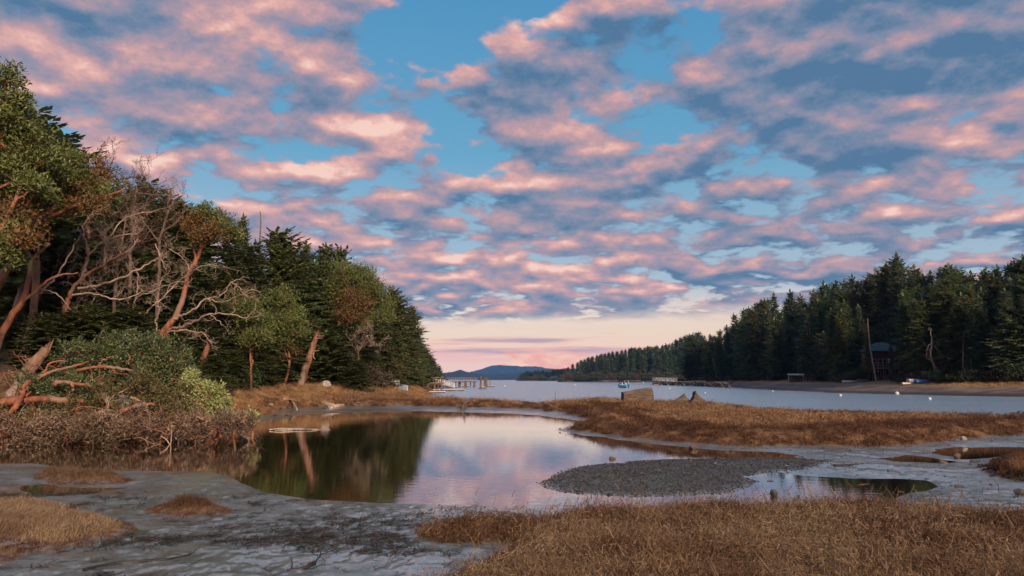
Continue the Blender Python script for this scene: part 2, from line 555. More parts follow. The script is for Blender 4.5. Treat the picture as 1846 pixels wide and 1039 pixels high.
def height(X, Y, z=None):
    X, Y = np.asarray(X, float), np.asarray(Y, float)
    z = z or zones(X, Y)
    r = np.hypot(X, Y)
    water = np.maximum(np.maximum(z['pond'], z['bay']), z['pud'])
    land = -water
    h = np.where(land > 0, 0.14 * (1 - np.exp(-np.maximum(land, 0) * 0.45)), -np.minimum(0.10 * water, 0.9))
    h = np.where((z['pud'] > 0) & (land <= 0), -0.05 * (1 - np.exp(-z['pud'] * 3)), h)
    lump = fbm(X * 2.1, Y * 2.1, 4, 11) - 0.5
    h = h + np.where(land > 0, lump * 0.05 * np.clip(land * 1.5, 0, 1), 0)
    fine = fbm(X * 9, Y * 9, 3, 21) - 0.5
    h = h + np.where((land > 0) & (r < 30), fine * 0.035 * np.clip(land * 2, 0, 1), 0)
    g = z['grav']
    h = h + np.where(g > 0, 0.05 * np.clip(g * 0.8, 0, 1), 0)
    hum = (fbm(X * 0.55, Y * 0.55, 4, 31) - 0.5)
    h = h + 0.40 * sstep(z['marsh'], 0, 1.4) * np.where(z['bay'] > -12, sstep(-z['bay'], -.5, 1.5), 1) + np.where(z['marsh'] > 0, hum * 0.55 * np.clip(z['marsh'] / 3, 0, 1), 0)
    h = h + 0.36 * sstep(z['fore'], -0.05, 0.9) + np.where(z['fore'] > 0, hum * 0.22 * np.clip(z['fore'] / 2, 0, 1), 0)
    for t in z['tus']:
        h = h + 0.10 * sstep(t, -0.02, 0.35)
    f = z['forl']
    h = h + np.where(f > -12, 1.15 * sstep(f, -11, 1) * np.maximum(sstep(z['marsh'], -0.3, 5.0), sstep(f, -2, 1)) + np.minimum(0.30 * np.maximum(f, 0), 9.0), 0)
    q = z['landr']
    beach = np.where(q > 0, np.minimum(0.02 * q + 1.45 * sstep(q, 1.0, 15), 1.9) + np.minimum(0.14 * np.maximum(q - 15, 0), 7.0), 0)
    h = np.where(q > 0, np.maximum(beach, h), h)
    return h


def ground_z(x, y):
    return float(height(np.array([x]), np.array([y]))[0])


def on_ground(px, Y, dz=0.0):
    x = (px - W_PX / 2) / F_PX * Y / math.cos(PITCH) * 1.0
    for _ in range(2):                                       # the pixel column shifts a little with height
        z = ground_z(x, Y)
        d = math.cos(PITCH) * Y + math.sin(PITCH) * (z - CAM_Z)
        x = (px - W_PX / 2) / F_PX * d
    return np.array((x, Y, z + dz))


def build_ground():
    az = np.concatenate((np.linspace(-180, -46, 40), np.linspace(-45.7, 45.7, 640), np.linspace(46, 180, 40)[:-1])) * math.pi / 180
    rr = np.concatenate((np.linspace(0.3, 5, 24), np.exp(np.linspace(math.log(5.1), math.log(120), 470)), np.linspace(121, 440, 90)))
    A, R = np.meshgrid(az, rr, indexing='ij')
    X, Y = R * np.sin(A), R * np.cos(A)
    z = zones(X, Y)
    Z = height(X, Y, z)
    na, nr = A.shape
    V = np.stack((X, Y, Z), -1).reshape(-1, 3)
    V = np.vstack((V, [[0, 0, ground_z(0, 0.01)]]))
    i, j = np.meshgrid(np.arange(na), np.arange(nr - 1), indexing='ij')
    k = (i + 1) % na
    Fq = np.stack((i * nr + j, i * nr + j + 1, k * nr + j + 1, k * nr + j), -1).reshape(-1, 4)
    i1 = np.arange(na)
    Ft = np.stack((np.full(na, na * nr), i1 * nr, ((i1 + 1) % na) * nr), -1)
    g = Geo()
    g.V.append(V.astype(np.float32)); g.n = len(V)
    g.F += [Fq.astype(np.int32), Ft.astype(np.int32)]
    g.A += [np.full(len(Fq), .5, np.float32), np.full(len(Ft), .5, np.float32)]
    me = g.mesh('ground', ground_material(), True)
    grass = np.maximum.reduce([z['marsh'], z['fore']] + z['tus'])
    vals = {'grass': sstep(grass, -0.15, 0.25), 'gravel': sstep(z['grav'], -0.1, 0.4), 'beach': sstep(z['landr'], -1, 1), 'forest': np.maximum(sstep(z['forl'], -2, 1), sstep(z['landr'], 15, 18)),
            'wet': sstep(np.maximum(z['pond'], z['pud']), -1.2, 0.0)}
    for key, arr in vals.items():
        at_ = me.attributes.new(key, 'FLOAT', 'POINT')
        at_.data.foreach_set('value', np.append(arr.ravel(), 0).astype(np.float32))
    o = link('ground', me)
    tag(o, 'grey green tidal mud and brown marsh soil rising to wooded banks', 'ground', kind='structure')


def ground_material():
    M = bpy.data.materials.new('ground')
    M.use_nodes = True
    n = Nodes(M.node_tree)
    pos = n.new('ShaderNodeNewGeometry').outputs['Position']
    att = lambda k: n.new('ShaderNodeAttribute', attribute_name=k).outputs['Fac']
    x, y, zz = n.sep(pos)
    big = n.noise(pos, 0.35, 4.0, 0.6)
    med = n.noise(pos, 2.3, 5.0, 0.65)
    fine = n.noise(pos, 22.0, 5.0, 0.7)
    Pl = n.v('MULTIPLY', pos, (0.75, 1.6, 1.0))
    fleck = n.noise(n.v('ADD', Pl, n.v('SCALE', n.noise(pos, 1.5, 2.0, color=True), scale=0.5)), 5.5, 5.0, 0.72)
    relief = n.m('ADD', n.m('MULTIPLY', fleck, 0.85), n.m('MULTIPLY', fine, 0.5))
    level = n.rng(n.noise(pos, 0.42, 3.0, 0.55), 0.36, 0.64, 0.60, 0.78)                       # water lies in the hollows between clods
    pool = n.m('MULTIPLY', n.rng(n.m('SUBTRACT', relief, level), 0.012, -0.012), 1.0)
    film = n.rng(n.m('ADD', n.m('MULTIPLY', fleck, 0.7), n.m('MULTIPLY', fine, 0.3)), 0.46, 0.56)
    clod = n.rng(n.noise(n.v('MULTIPLY', pos, (1.0, 1.5, 1.0)), 34.0, 4.0, 0.7), 0.40, 0.60)
    mud = n.mix(n.rng(med, 0.35, 0.65), (0.185, 0.225, 0.24), (0.10, 0.140, 0.142))
    mud = n.mix(n.m('MULTIPLY', clod, 0.38), mud, (0.036, 0.044, 0.042))
    mud = n.mix(n.m('MULTIPLY', n.rng(big, 0.48, 0.62), n.rng(fine, 0.42, 0.6)), mud, (0.028, 0.062, 0.036))            # green algae film
    weed = n.m('MULTIPLY', n.rng(n.noise(pos, 0.55, 3.0, 0.5), 0.5, 0.60), n.rng(fleck, 0.49, 0.56))
    mud = n.mix(n.m('MULTIPLY', weed, 0.75), mud, (0.040, 0.030, 0.018))                                                                     # torn brown weed
    grav = n.mix(n.rng(fine, 0.35, 0.65), (0.024, 0.023, 0.023), (0.046, 0.044, 0.042))
    grav = n.mix(n.m('MULTIPLY', n.rng(big, 0.5, 0.6), 0.6), grav, (0.045, 0.060, 0.022))
    soil = n.mix(n.rng(med, 0.35, 0.65), (0.075, 0.035, 0.016), (0.16, 0.085, 0.038))
    shore = n.mix(n.rng(n.noise(n.v('MULTIPLY', pos, (0.12, 0.5, 2.0)), 1.0, 4.0), 0.4, 0.6), (0.066, 0.050, 0.044), (0.140, 0.112, 0.098))
    shore = n.mix(n.rng(zz, 0.55, 0.15), shore, (0.022, 0.019, 0.016))
    shore = n.mix(n.m('MULTIPLY', n.rng(zz, 0.9, 1.3), n.rng(x, 58, 68)), shore, (0.24, 0.15, 0.065))
    duff = n.mix(n.rng(med, 0.35, 0.65), (0.030, 0.020, 0.012), (0.062, 0.040, 0.020))
    col = n.mix(att('gravel'), mud, grav)
    col = n.mix(att('beach'), col, shore)
    col = n.mix(att('grass'), col, soil)
    col = n.mix(att('forest'), col, duff)
    dry = n.m('MAXIMUM', n.m('MAXIMUM', att('grass'), att('forest')), n.m('MULTIPLY', att('beach'), 0.8))
    dry = n.m('MAXIMUM', dry, n.m('MULTIPLY', att('gravel'), 0.6))
    dry = n.m('MAXIMUM', dry, n.m('MULTIPLY', weed, 0.5))
    sheen0 = n.m('ADD', n.m('MULTIPLY', film, 0.22), n.rng(n.noise(pos, 1.1, 4.0, 0.6), 0.36, 0.62, 0.10, 0.26))
    sheen = n.m('MULTIPLY_ADD', pool, -0.9, 1.0)
    sheen = n.m('MULTIPLY', n.m('ADD', sheen0, 0.12), sheen)
    p = n.new('ShaderNodeBsdfPrincipled')
    n.put(p.inputs['Base Color'], col)
    rough = n.new('ShaderNodeMix')
    n.put(rough.inputs[0], dry); n.put(rough.inputs[2], sheen); rough.inputs[3].default_value = 0.9
    n.put(p.inputs['Roughness'], rough.outputs[0])
    n.put(p.inputs['Specular IOR Level'], n.m('MULTIPLY_ADD', dry, -0.75, 1.0))
    n.put(p.inputs['Coat Weight'], n.m('MULTIPLY_ADD', dry, -0.85, 0.85))
    p.inputs['Coat Roughness'].default_value = 0.28
    b = n.new('ShaderNodeBump')
    b.inputs['Distance'].default_value = 0.04
    b.inputs['Strength'].default_value = 1.0
    hgt = n.m('MAXIMUM', relief, level)
    n.put(b.inputs['Height'], hgt)
    n.put(p.inputs['Normal'], b.outputs[0])
    out = n.new('ShaderNodeOutputMaterial')
    n.t.links.new(p.outputs[0], out.inputs[0])
    return M


def water_material(name, col, waves, strength, rough):
    M = bpy.data.materials.new(name)
    M.use_nodes = True
    n = Nodes(M.node_tree)
    pos = n.new('ShaderNodeNewGeometry').outputs['Position']
    p = n.new('ShaderNodeBsdfPrincipled')
    n.put(p.inputs['Base Color'], (*col, 1))
    p.inputs['Roughness'].default_value = rough
    p.inputs['IOR'].default_value = 1.42
    if name == 'pond_water':
        p.inputs['Coat Weight'].default_value = 1.0
        p.inputs['Coat Roughness'].default_value = rough
    h = 0.0
    for sc, st, amp in waves:
        w = n.m('MULTIPLY', n.noise(n.v('MULTIPLY', pos, st), sc, 3.0, 0.55), amp)
        h = w if isinstance(h, float) else n.m('ADD', h, w)
    calm = n.rng(n.noise(n.v('MULTIPLY', pos, (0.04, 0.12, 1)), 1.0, 3.0), 0.35, 0.62, 0.55, 1.0)
    b = n.new('ShaderNodeBump')
    n.put(b.inputs['Strength'], n.m('MULTIPLY', calm, strength))
    b.inputs['Distance'].default_value = 1.0
    n.put(b.inputs['Height'], h)
    n.put(p.inputs['Normal'], b.outputs[0])
    n.put(p.inputs['Coat Normal'], b.outputs[0])
    out = n.new('ShaderNodeOutputMaterial')
    n.t.links.new(p.outputs[0], out.inputs[0])
    return M


def build_water():
    # the pond and the puddles: one still sheet that the mud rises out of
    g = Geo()
    g.add([(-45, 5, 0), (25, 5, 0), (45, 24, 0), (12, 44, 0), (6, 60, 0), (-18, 60, 0), (-45, 30, 0)], [(0, 1, 2, 3, 4, 5, 6)])
    o = link('pond_water', g.mesh('pond_water', water_material('pond_water', (0.020, 0.013, 0.006), [(2.2, (1, 2.2, 1), 0.010), (9.0, (1, 2.0, 1), 0.0012)], 0.22, 0.015)))
    tag(o, 'still brown tidal pond reflecting trees and sunset sky', 'pond', kind='structure')
    g = Geo()
    inner = [(65, 20), (31, 27.5)] + [(p[0] - 0.0, p[1] - 2.0) for p in far_pts[1:]] + [(-22, 82)]
    near = [(200, 18)] + inner + [(-200, 82)]
    V = [(x, y, 0.006) for x, y in near] + [(-30000, 82, .006), (-30000, 40000, .006), (30000, 40000, .006), (30000, 18, .006)]
    g.add(V, [tuple(range(len(V)))[::-1]])
    o = link('bay_water', g.mesh('bay_water', water_material('bay_water', (0.19, 0.28, 0.37), [(0.55, (1, 1.7, 1), 0.17), (2.4, (1, 1.7, 1), 0.06)], 1.0, 0.24)))
    tag(o, 'rippled blue grey bay water reaching to the far hills', 'bay', kind='structure')


build_ground()
build_water()

# ------------------------------------------------------------------ trees
BARK_FIR = mat('fir_bark', (0.16, 0.10, 0.07), (0.075, 0.045, 0.032), 0.9, 3.0, 0.03, 14, stretch=(1, 1, .25))
BARK_RED = mat('madrone_bark', (0.27, 0.094, 0.046), (0.11, 0.040, 0.025), 0.6, 4.0, 0.03, 9, stretch=(1, 1, .5), c=(0.19, 0.11, 0.075))
BARK_GREY = mat('bleached_wood', (0.36, 0.265, 0.205), (0.19, 0.125, 0.09), 0.8, 2.5, 0.006, 12, stretch=(1, 1, .5))
BARK_DARK = mat('dark_twig', (0.13, 0.085, 0.065), (0.07, 0.045, 0.035), 0.9, 3.0)
SNAG_BARK = mat('snag_bark', (0.235, 0.098, 0.060), (0.085, 0.036, 0.024), 0.95, 3.2, 0.06, 6, stretch=(1, 1, .16), c=(0.20, 0.13, 0.10))
NEEDLE_L = mat('fir_needles_warm', (0.135, 0.150, 0.048), (0.080, 0.105, 0.036), 0.7, 0.9, translucent=0.28, tone=0.5, rnd=0.3)
NEEDLE_Y = mat('fir_needles_yellow', (0.175, 0.185, 0.070), (0.105, 0.125, 0.050), 0.7, 0.35, translucent=0.4, tone=0.5, rnd=0.4)
NEEDLE_R = mat('fir_needles_cool', (0.135, 0.175, 0.085), (0.080, 0.118, 0.064), 0.7, 0.35, translucent=0.4, tone=0.36, rnd=0.42)
LEAF_MAD = mat('madrone_leaves', (0.165, 0.185, 0.050), (0.095, 0.118, 0.032), 0.45, 1.1, translucent=0.25, tone=0.45)
LEAF_RUST = mat('madrone_rust_leaves', (0.20, 0.095, 0.034), (0.12, 0.085, 0.028), 0.6, 0.8, translucent=0.2, tone=0.5)
LEAF_LAUREL = mat('laurel_leaves', (0.135, 0.165, 0.062), (0.070, 0.098, 0.038), 0.4, 2.0, translucent=0.2, tone=0.5)
LEAF_PALE = mat('pale_leaves', (0.40, 0.42, 0.17), (0.24, 0.28, 0.085), 0.5, 3.0, translucent=0.25, tone=0.5)
LEAF_OLIVE = mat('olive_leaves', (0.15, 0.135, 0.048), (0.090, 0.075, 0.030), 0.6, 1.5, translucent=0.2, tone=0.5)
LEAF_DEAD = mat('dead_leaves', (0.29, 0.190, 0.128), (0.105, 0.064, 0.038), 0.7, 1.2, translucent=0.15, tone=0.7, c=(0.17, 0.125, 0.055))


def conifer_meshes(name, seed, H=18.0, R=3.4, step=0.42, twig=0.55, crown0=0.10, needle=None, shape=0.8, droop=0.22, skip=0.12):
    rng = np.random.default_rng(seed)
    k = np.linspace(0, 1, 9)
    sway = np.cumsum(rng.normal(0, 0.006 * H, (9, 2)), 0) * k[:, None]
    axis = np.stack((sway[:, 0], sway[:, 1], k * H), 1)
    g = Geo()
    g.tube(np.vstack(([[0, 0, -0.8]], axis)), np.append(0.019 * H, 0.017 * H * (1 - k) ** 0.8 + 0.012), 7)
    top = lambda z: np.array([np.interp(z, axis[:, 2], axis[:, 0]), np.interp(z, axis[:, 2], axis[:, 1]), z])
    P, D, N, L, A = [], [], [], [], []
    z = crown0 * H
    lop = rng.uniform(0, 6.28)
    while z < H * 0.985:
        t = (z - crown0 * H) / (H * (1 - crown0))
        prof = (1 - t) ** shape * min(1.0, 0.5 + 3.0 * t) * (0.62 + 0.62 * float(vnoise(z * 24.0 / H, 0.5, seed)))
        nb = rng.integers(6, 9) if t < 0.85 else rng.integers(4, 6)
        a0 = rng.uniform(0, 6.28)
        for b in range(nb):
            if rng.random() < skip and t < 0.9:
                continue
            a = a0 + 6.283 * b / nb + rng.normal(0, 0.25)
            Lb = R * prof * rng.uniform(0.55, 1.2) * (1 + 0.30 * math.cos(a - lop - z * 3.0 / H)) + 0.16
            dh = np.array((math.cos(a), math.sin(a), 0))
            sd = np.array((-math.sin(a), math.cos(a), 0))
            rise = rng.uniform(0.0, 0.22) + 0.55 * t ** 2
            dr = droop * rng.uniform(0.6, 1.6) * (1 - 0.7 * t)
            base = top(z + rng.uniform(-0.3, 0.3) * step)
            m = max(4, int(Lb / (twig * 0.27)))
            s = np.linspace(0.12, 1.0, m)
            pts = base + dh * (Lb * s)[:, None] + np.array((0, 0, 1.0)) * (Lb * (rise * s - dr * s * s))[:, None]
            pts += rng.normal(0, 0.03 * twig, pts.shape)
            tone = rng.uniform(0.15, 1.0)
            for sg in (-1, 1):
                P.append(pts)
                sp = rng.uniform(0.55, 0.95, (m, 1))
                D.append(dh * rng.uniform(0.45, 0.9, (m, 1)) + sg * sd * sp + np.array((0, 0, 1.0)) * rng.normal(-0.22, 0.28, (m, 1)))
                N.append(np.array((0, 0, 1.0)) + rng.normal(0, 0.45, (m, 3)))
                L.append(twig * rng.uniform(0.6, 1.25, m) * np.clip(1.25 - 0.65 * s, 0.5, 1.1) * min(1.0, 0.55 + Lb / 2.0))
                A.append(np.clip(tone + rng.normal(0, 0.15, m), 0, 1))
            P.append(pts[-1:]); D.append((dh + np.array((0, 0, rise - dr)))[None]); N.append(np.array([[0, 0, 1.0]])); L.append(np.array([twig])); A.append(np.array([tone]))
            if Lb > 0.8 and rng.random() < 0.6:
                g.tube(np.vstack((base[None], pts[[m // 2]], pts[[-1]])), (0.012 + 0.012 * Lb, 0.008 + 0.006 * Lb, 0.005), 3, cap=False)
        z += step * rng.uniform(0.75, 1.3) * (1.0 - 0.35 * t)
    P.append(axis[[-1]] - (0, 0, 0.4)); D.append(np.array([[0, 0, 1.0]])); N.append(np.array([[0, 1.0, 0]])); L.append(np.array([1.1 * twig + 0.4])); A.append(np.array([0.6]))
    c = Geo()
    L = np.concatenate(L)
    c.leaves(np.concatenate(P), np.concatenate(D), np.concatenate(N), L, L * rng.uniform(0.42, 0.66, len(L)), np.concatenate(A), 0.15)
    return g.mesh(name + '_trunk', BARK_FIR, True), c.mesh(name + '_crown', needle)


RANK_T = []


def place_conifer(variant, pos, H, H0, label, group, rz, wide=1.0, tilt=(0, 0), name='fir_tree'):
    t = thing(name, label, 'fir tree', pos, rz, group)
    t.rotation_euler = (tilt[0], tilt[1], rz)
    s = H / H0
    t.scale = (s * wide, s * wide, s)
    RANK_T.append(t)
    link('trunk', variant[0], t)
    link('crown', variant[1], t)
    return t


def curve(pts, n=None, jitter=0.0, rng=None):
    """Catmull-Rom through the points."""
    P = np.asarray(pts, float)
    Q = np.vstack((2 * P[0] - P[1], P, 2 * P[-1] - P[-2]))
    m = n or 4
    out = []
    for i in range(1, len(Q) - 2):
        for t in np.linspace(0, 1, m, endpoint=False):
            a, b, c, d = Q[i - 1:i + 3]
            out.append(0.5 * (2 * b + (c - a) * t + (2 * a - 5 * b + 4 * c - d) * t * t + (3 * b - a - 3 * c + d) * t ** 3))
    out.append(P[-1])
    out = np.array(out)
    if jitter and rng is not None:
        out[1:-1] += rng.normal(0, jitter, (len(out) - 2, 3))
    return out


def limb(px_pts, Y):
    return np.array([atd(p[0], p[1], Y + (p[2] if len(p) > 2 else 0)) for p in px_pts])


def sprout(g, rng, p, d, length, r, level, up=0.10, wob=0.28, kids=(2, 4), tips=None, sides=4, fall=0.62):
    n = 5
    pts = [np.asarray(p, float)]
    d = np.asarray(d, float) / np.linalg.norm(d)
    for _ in range(n):
        d = d + rng.normal(0, wob, 3) + np.array((0, 0, up))
        d /= np.linalg.norm(d)
        pts.append(pts[-1] + d * length / n)
    pts = np.array(pts)
    g.tube(pts, np.linspace(r, r * 0.55, n + 1), sides if level > 1 else 3, rng.random(), cap=False)
    if tips is not None and level <= 1:
        tips.append((pts[-1], d))
    if level <= 0:
        return
    for _ in range(rng.integers(*kids) + 1):
        i = rng.integers(2, n + 1)
        dd = d + rng.normal(0, 0.75, 3)
        sprout(g, rng, pts[i], dd, length * fall * rng.uniform(0.7, 1.2), max(r * 0.58, 0.006), level - 1, up, wob, kids, tips, sides, fall)


def foliage(g, rng, centre, R, clumps, per, leaf, squash=0.8, width=0.42, spread=0.20, lower=-0.35, core=0.72, bumpy=0.22):
    n = rng.normal(0, 1, (clumps, 3))
    n /= np.linalg.norm(n, axis=1)[:, None]
    low = n[:, 2] < lower
    n[low, 2] *= -1
    rad = R * rng.uniform(core, 1.08, (clumps, 1)) * (1 + bumpy * np.sin(n[:, :1] * 5 + n[:, 1:2] * 4 + centre[0]))
    pos = np.asarray(centre) + n * rad * np.array((1, 1, squash))
    tone = rng.uniform(0.1, 1, clumps)
    k = np.repeat(np.arange(clumps), per)
    P = pos[k] + rng.normal(0, spread * min(R, 1.3), (len(k), 3))
    D = n[k] * 0.7 + rng.normal(0, 0.75, (len(k), 3)) + np.array((0, 0, 0.15))
    N = n[k] + np.array((0, 0, 0.6)) + rng.normal(0, 0.5, (len(k), 3))
    L = leaf * rng.uniform(0.65, 1.3, len(k))
    g.leaves(P, D, N, L, L * width, np.clip(tone[k] + rng.normal(0, 0.22, len(k)), 0, 1), 0.16)
    return pos


def madrone(name, label, cat, Y, trunks, blobs, leaf_mat, seed, group=None, twig_mat=None, leaf=0.19, clumps=64, per=32, bark=None, rust=()):
    """Trunks: ([pixel path], radius at the foot, radius at the end). Blobs: (pixel x, pixel y, pixel radius, depth offset)."""
    rng = np.random.default_rng(seed)
    base = limb(trunks[0][0][:1], Y)[0]
    base[2] = ground_z(base[0], base[1])
    t = thing(name, label, cat, base, 0, group)
    tr, tw, cr, ru = Geo(), Geo(), Geo(), Geo()
    ends = []
    for path, r0, r1 in trunks:
        C = limb(path, Y)
        if path is trunks[0][0]:
            C = np.vstack(([[base[0], base[1], base[2] - 0.5]], C)) if C[0][2] > base[2] else C
        C = curve(C, 5, 0.02, rng) - base
        tr.tube(C, np.linspace(r0, r1, len(C)), 8)
        ends.append(C[len(C) // 3:])
    E = np.concatenate(ends)
    for i, b in enumerate(blobs):
        c = limb([(b[0], b[1], b[3] if len(b) > 3 else rng.uniform(-1.0, 1.5))], Y)[0] - base
        R = b[2] * Y / F_PX
        e = E[np.argmin(np.linalg.norm(E - c + np.array((0, 0, 0.6)), axis=1) + rng.uniform(0, 0.8, len(E)))]
        mid = (e + c) / 2 + rng.normal(0, 0.25 * R, 3)
        C = curve([e, mid, c], 4, 0.03, rng)
        tr.tube(C, np.linspace(0.075, 0.035, len(C)), 5, cap=False)
        into = ru if i in rust else cr
        k = max(8, int(clumps * (R / 1.1) ** 1.6))
        pos = foliage(into, rng, c, R * 1.1, k, per, leaf, core=0.5)
        for q in pos[::2]:
            m = c + (q - c) * 0.5 + rng.normal(0, 0.10 * R, 3)
            tw.tube(np.array((c + rng.normal(0, 0.1 * R, 3), m, q)), (0.026, 0.018, 0.009), 3, rng.random(), cap=False)
    link('trunk', tr.mesh(name + '_trunk', bark or BARK_RED, True), t)
    if tw.n:
        link('branches', tw.mesh(name + '_branches', twig_mat or BARK_RED, True), t)
    if cr.n:
        link('crown', cr.mesh(name + '_crown', leaf_mat), t)
    if ru.n:
        link('rust_foliage', ru.mesh(name + '_rust', LEAF_RUST), t)
    return t


def bare_tree(name, label, Y, limbs, seed, bark, twig_bark, level=3, length=1.4, every=3, group=None, up=0.06, trunk_bark=None, spread=0.9):
    rng = np.random.default_rng(seed)
    base = limb(limbs[0][0][:1], Y)[0]
    gz = ground_z(base[0], base[1])
    t = thing(name, label, 'tree', (base[0], base[1], min(gz, base[2])), 0, group)
    o = np.array((base[0], base[1], min(gz, base[2])))
    tr, bl, tw = Geo(), Geo(), Geo()
    for i, (path, r0, r1) in enumerate(limbs):
        C = curve(limb(path, Y), 6, 0.035, rng) - o
        if i == 0 and base[2] > gz:
            C = np.vstack((C[:1] - np.array((0, 0, base[2] - gz + 0.5)) + rng.normal(0, .1, 3) * np.array((1, 1, 0)), C))
        (tr if i == 0 else bl).tube(C, np.linspace(r0, r1, len(C)), 8 if i == 0 else 6)
        for k in range(max(2, len(C) // 4), len(C), every):
            d = C[k] - C[k - 1]
            d = d / np.linalg.norm(d) + rng.normal(0, spread, 3)
            f = 1 - 0.5 * k / len(C)
            sprout(tw, rng, C[k], d, length * f * rng.uniform(0.6, 1.2), max(0.014, r1 * 0.5), level, up, 0.34)
        sprout(tw, rng, C[-1], C[-1] - C[-2], length * 0.8, r1 * 0.7, level, up, 0.34)
    link('trunk', tr.mesh(name + '_trunk', trunk_bark or bark, True), t)
    if bl.n:
        link('limbs', bl.mesh(name + '_limbs', bark, True), t)
    link('branches', tw.mesh(name + '_branches', twig_bark, True), t)
    return t


# ---- left bank: firs
FIR_L = [conifer_meshes('near_fir_%d' % i, 40 + i, 14.0, (4.1, 3.5, 4.6, 3.8)[i], 0.27, 0.56, (0.04, 0.08, 0.03, 0.12)[i], NEEDLE_L, (0.62, 0.75, 0.5, 0.66)[i], (0.25, 0.3, 0.2, 0.28)[i]) for i in range(4)]
rng_t = np.random.default_rng(5)
left_firs = [(60, 44, 236), (98, 46, 272), (25, 47, 205), (205, 56, 352), (243, 58, 335), (282, 56, 350), (316, 57, 366), (168, 54, 345), (345, 60, 392),
             (410, 62, 425), (455, 60, 440), (500, 64, 418), (520, 68, 458), (560, 71, 478), (640, 84, 500), (665, 88, 506),
             (697, 96, 520), (716, 102, 552), (736, 110, 556), (750, 120, 592), (757, 128, 622), (742, 106, 610), (712, 92, 590),
             (764, 140, 632), (774, 152, 642), (783, 170, 650), (791, 190, 660)]
low_firs = [(330, 50, 560), (300, 48, 592), (362, 51, 578), (396, 55, 540), (250, 46, 566), (383, 53, 622), (422, 56, 600), (198, 44, 592), (150, 43, 560), (80, 42, 520),
            (592, 67, 598), (614, 69, 586), (572, 70, 622), (662, 80, 612), (690, 86, 600), (480, 62, 560), (450, 58, 600), (630, 72, 640), (530, 69, 600), (20, 40, 560), (70, 37, 566), (115, 37.5, 560), (155, 38, 548), (190, 39, 566), (232, 39, 552), (275, 40, 604), (318, 42, 606), (650, 65, 648), (350, 45, 628), (388, 47, 640), (425, 52, 640), (470, 58, 640), (550, 69, 590), (505, 64, 640), (30, 36, 640), (110, 46, 440), (230, 52, 450), (300, 54, 470), (400, 58, 490)]
marked = {(592, 67, 598): 'broad low green fir just right of the broken leaning snag',
          (500, 64, 418): 'dark fir under the dead spire on the left bank skyline',
          (736, 110, 556): 'dark wind-trimmed fir where the left bank drops to the dock',
          (791, 190, 660): 'last small fir at the tip of the left bank above the pier'}
for i, (px, Y, ty) in enumerate(left_firs + low_firs):
    p = on_ground(px, Y, -0.1)
    Ht = atd(px, ty, Y)[2] - p[2]
    low = i >= len(left_firs)
    lab = marked.get((px, Y, ty)) or ('low bushy fir in the understorey along the left bank' if low else 'tall dark fir crowded in the forest on the left bank')
    grp = None if (px, Y, ty) in marked else 'low firs under the left bank forest' if low else 'tall firs on the left bank'
    wide = rng_t.uniform(0.9, 1.15) * (1.75 if low else 1.15) * (1.15 if Ht < 9 else 1.0)
    t = place_conifer(FIR_L[rng_t.integers(0, 4)], p, Ht, 14.0, lab, grp, rng_t.uniform(0, 6.28), wide, tuple(rng_t.normal(0, 0.02, 2)))
    if grp:
        RANKED.append((t, px, 'low bushy firs' if low else 'tall dark firs', 'left'))
for px, Y, ty, v, lab in ((430, 66, 394, 1, 'small pointed fir tip beside the madrone crown on the left skyline'), (541, 78, 440, 1, 'thin pale fir standing alone on the left bank skyline'),
                          (580, 77, 446, 0, 'left one of two twin pointed firs above the round madrone'), (605, 75, 450, 2, 'right one of two twin pointed firs above the round madrone')):
    p = on_ground(px, Y, -0.1)
    place_conifer(FIR_L[v], p, atd(px, ty, Y)[2] - p[2], 14.0, lab, None, rng_t.uniform(0, 6.28), 0.72 if v == 1 else 0.85)

# ---- left bank: madrones and bare trees
madrone('madrone_tree', 'tallest leafy madrone at the far left edge of the picture', 'madrone', 33,
        [([(-40, 700), (-30, 560), (-24, 420), (-8, 300), (0, 200)], 0.34, 0.10), ([(-26, 470), (10, 400), (40, 330)], 0.16, 0.06)],
        [(8, 150, 30), (0, 190, 40), (28, 222, 36), (36, 185, 22), (-20, 255, 55), (52, 262, 38), (76, 298, 34), (20, 318, 50), (-15, 380, 60), (62, 340, 32), (30, 400, 46), (-20, 460, 60), (40, 440, 30)],
        LEAF_MAD, 11, leaf=0.19, clumps=62, rust=(10, 12))
madrone('madrone_tree', 'leaning madrone with red forked limbs under a green canopy at left', 'madrone', 36,
        [([(-40, 620), (-4, 515), (32, 460), (56, 424), (86, 394), (112, 350)], 0.24, 0.09), ([(56, 424), (70, 392), (62, 352)], 0.12, 0.06),
         ([(86, 394), (130, 372), (176, 360), (226, 340)], 0.11, 0.04), ([(-10, 640), (8, 592), (38, 548), (52, 505), (58, 470), (90, 440)], 0.20, 0.06), ([(38, 548), (70, 520), (96, 500), (140, 492)], 0.09, 0.03)],
        [(82, 318, 40), (122, 330, 40), (48, 352, 42), (160, 342, 34), (112, 300, 36), (30, 396, 34), (190, 356, 26), (136, 372, 26), (90, 372, 34), (170, 376, 24), (60, 430, 26)], LEAF_MAD, 12, leaf=0.18, clumps=56, rust=(3, 7, 8, 9, 10))
madrone('madrone_tree', 'rusty thin-leaved madrone showing sky through it near the bare treetop', 'madrone', 45,
        [([(150, 560), (158, 440), (160, 370), (165, 320)], 0.18, 0.06)], [(148, 318, 26), (172, 304, 24), (198, 326, 26), (132, 306, 14), (180, 350, 28)], LEAF_RUST, 13, clumps=34, per=20)
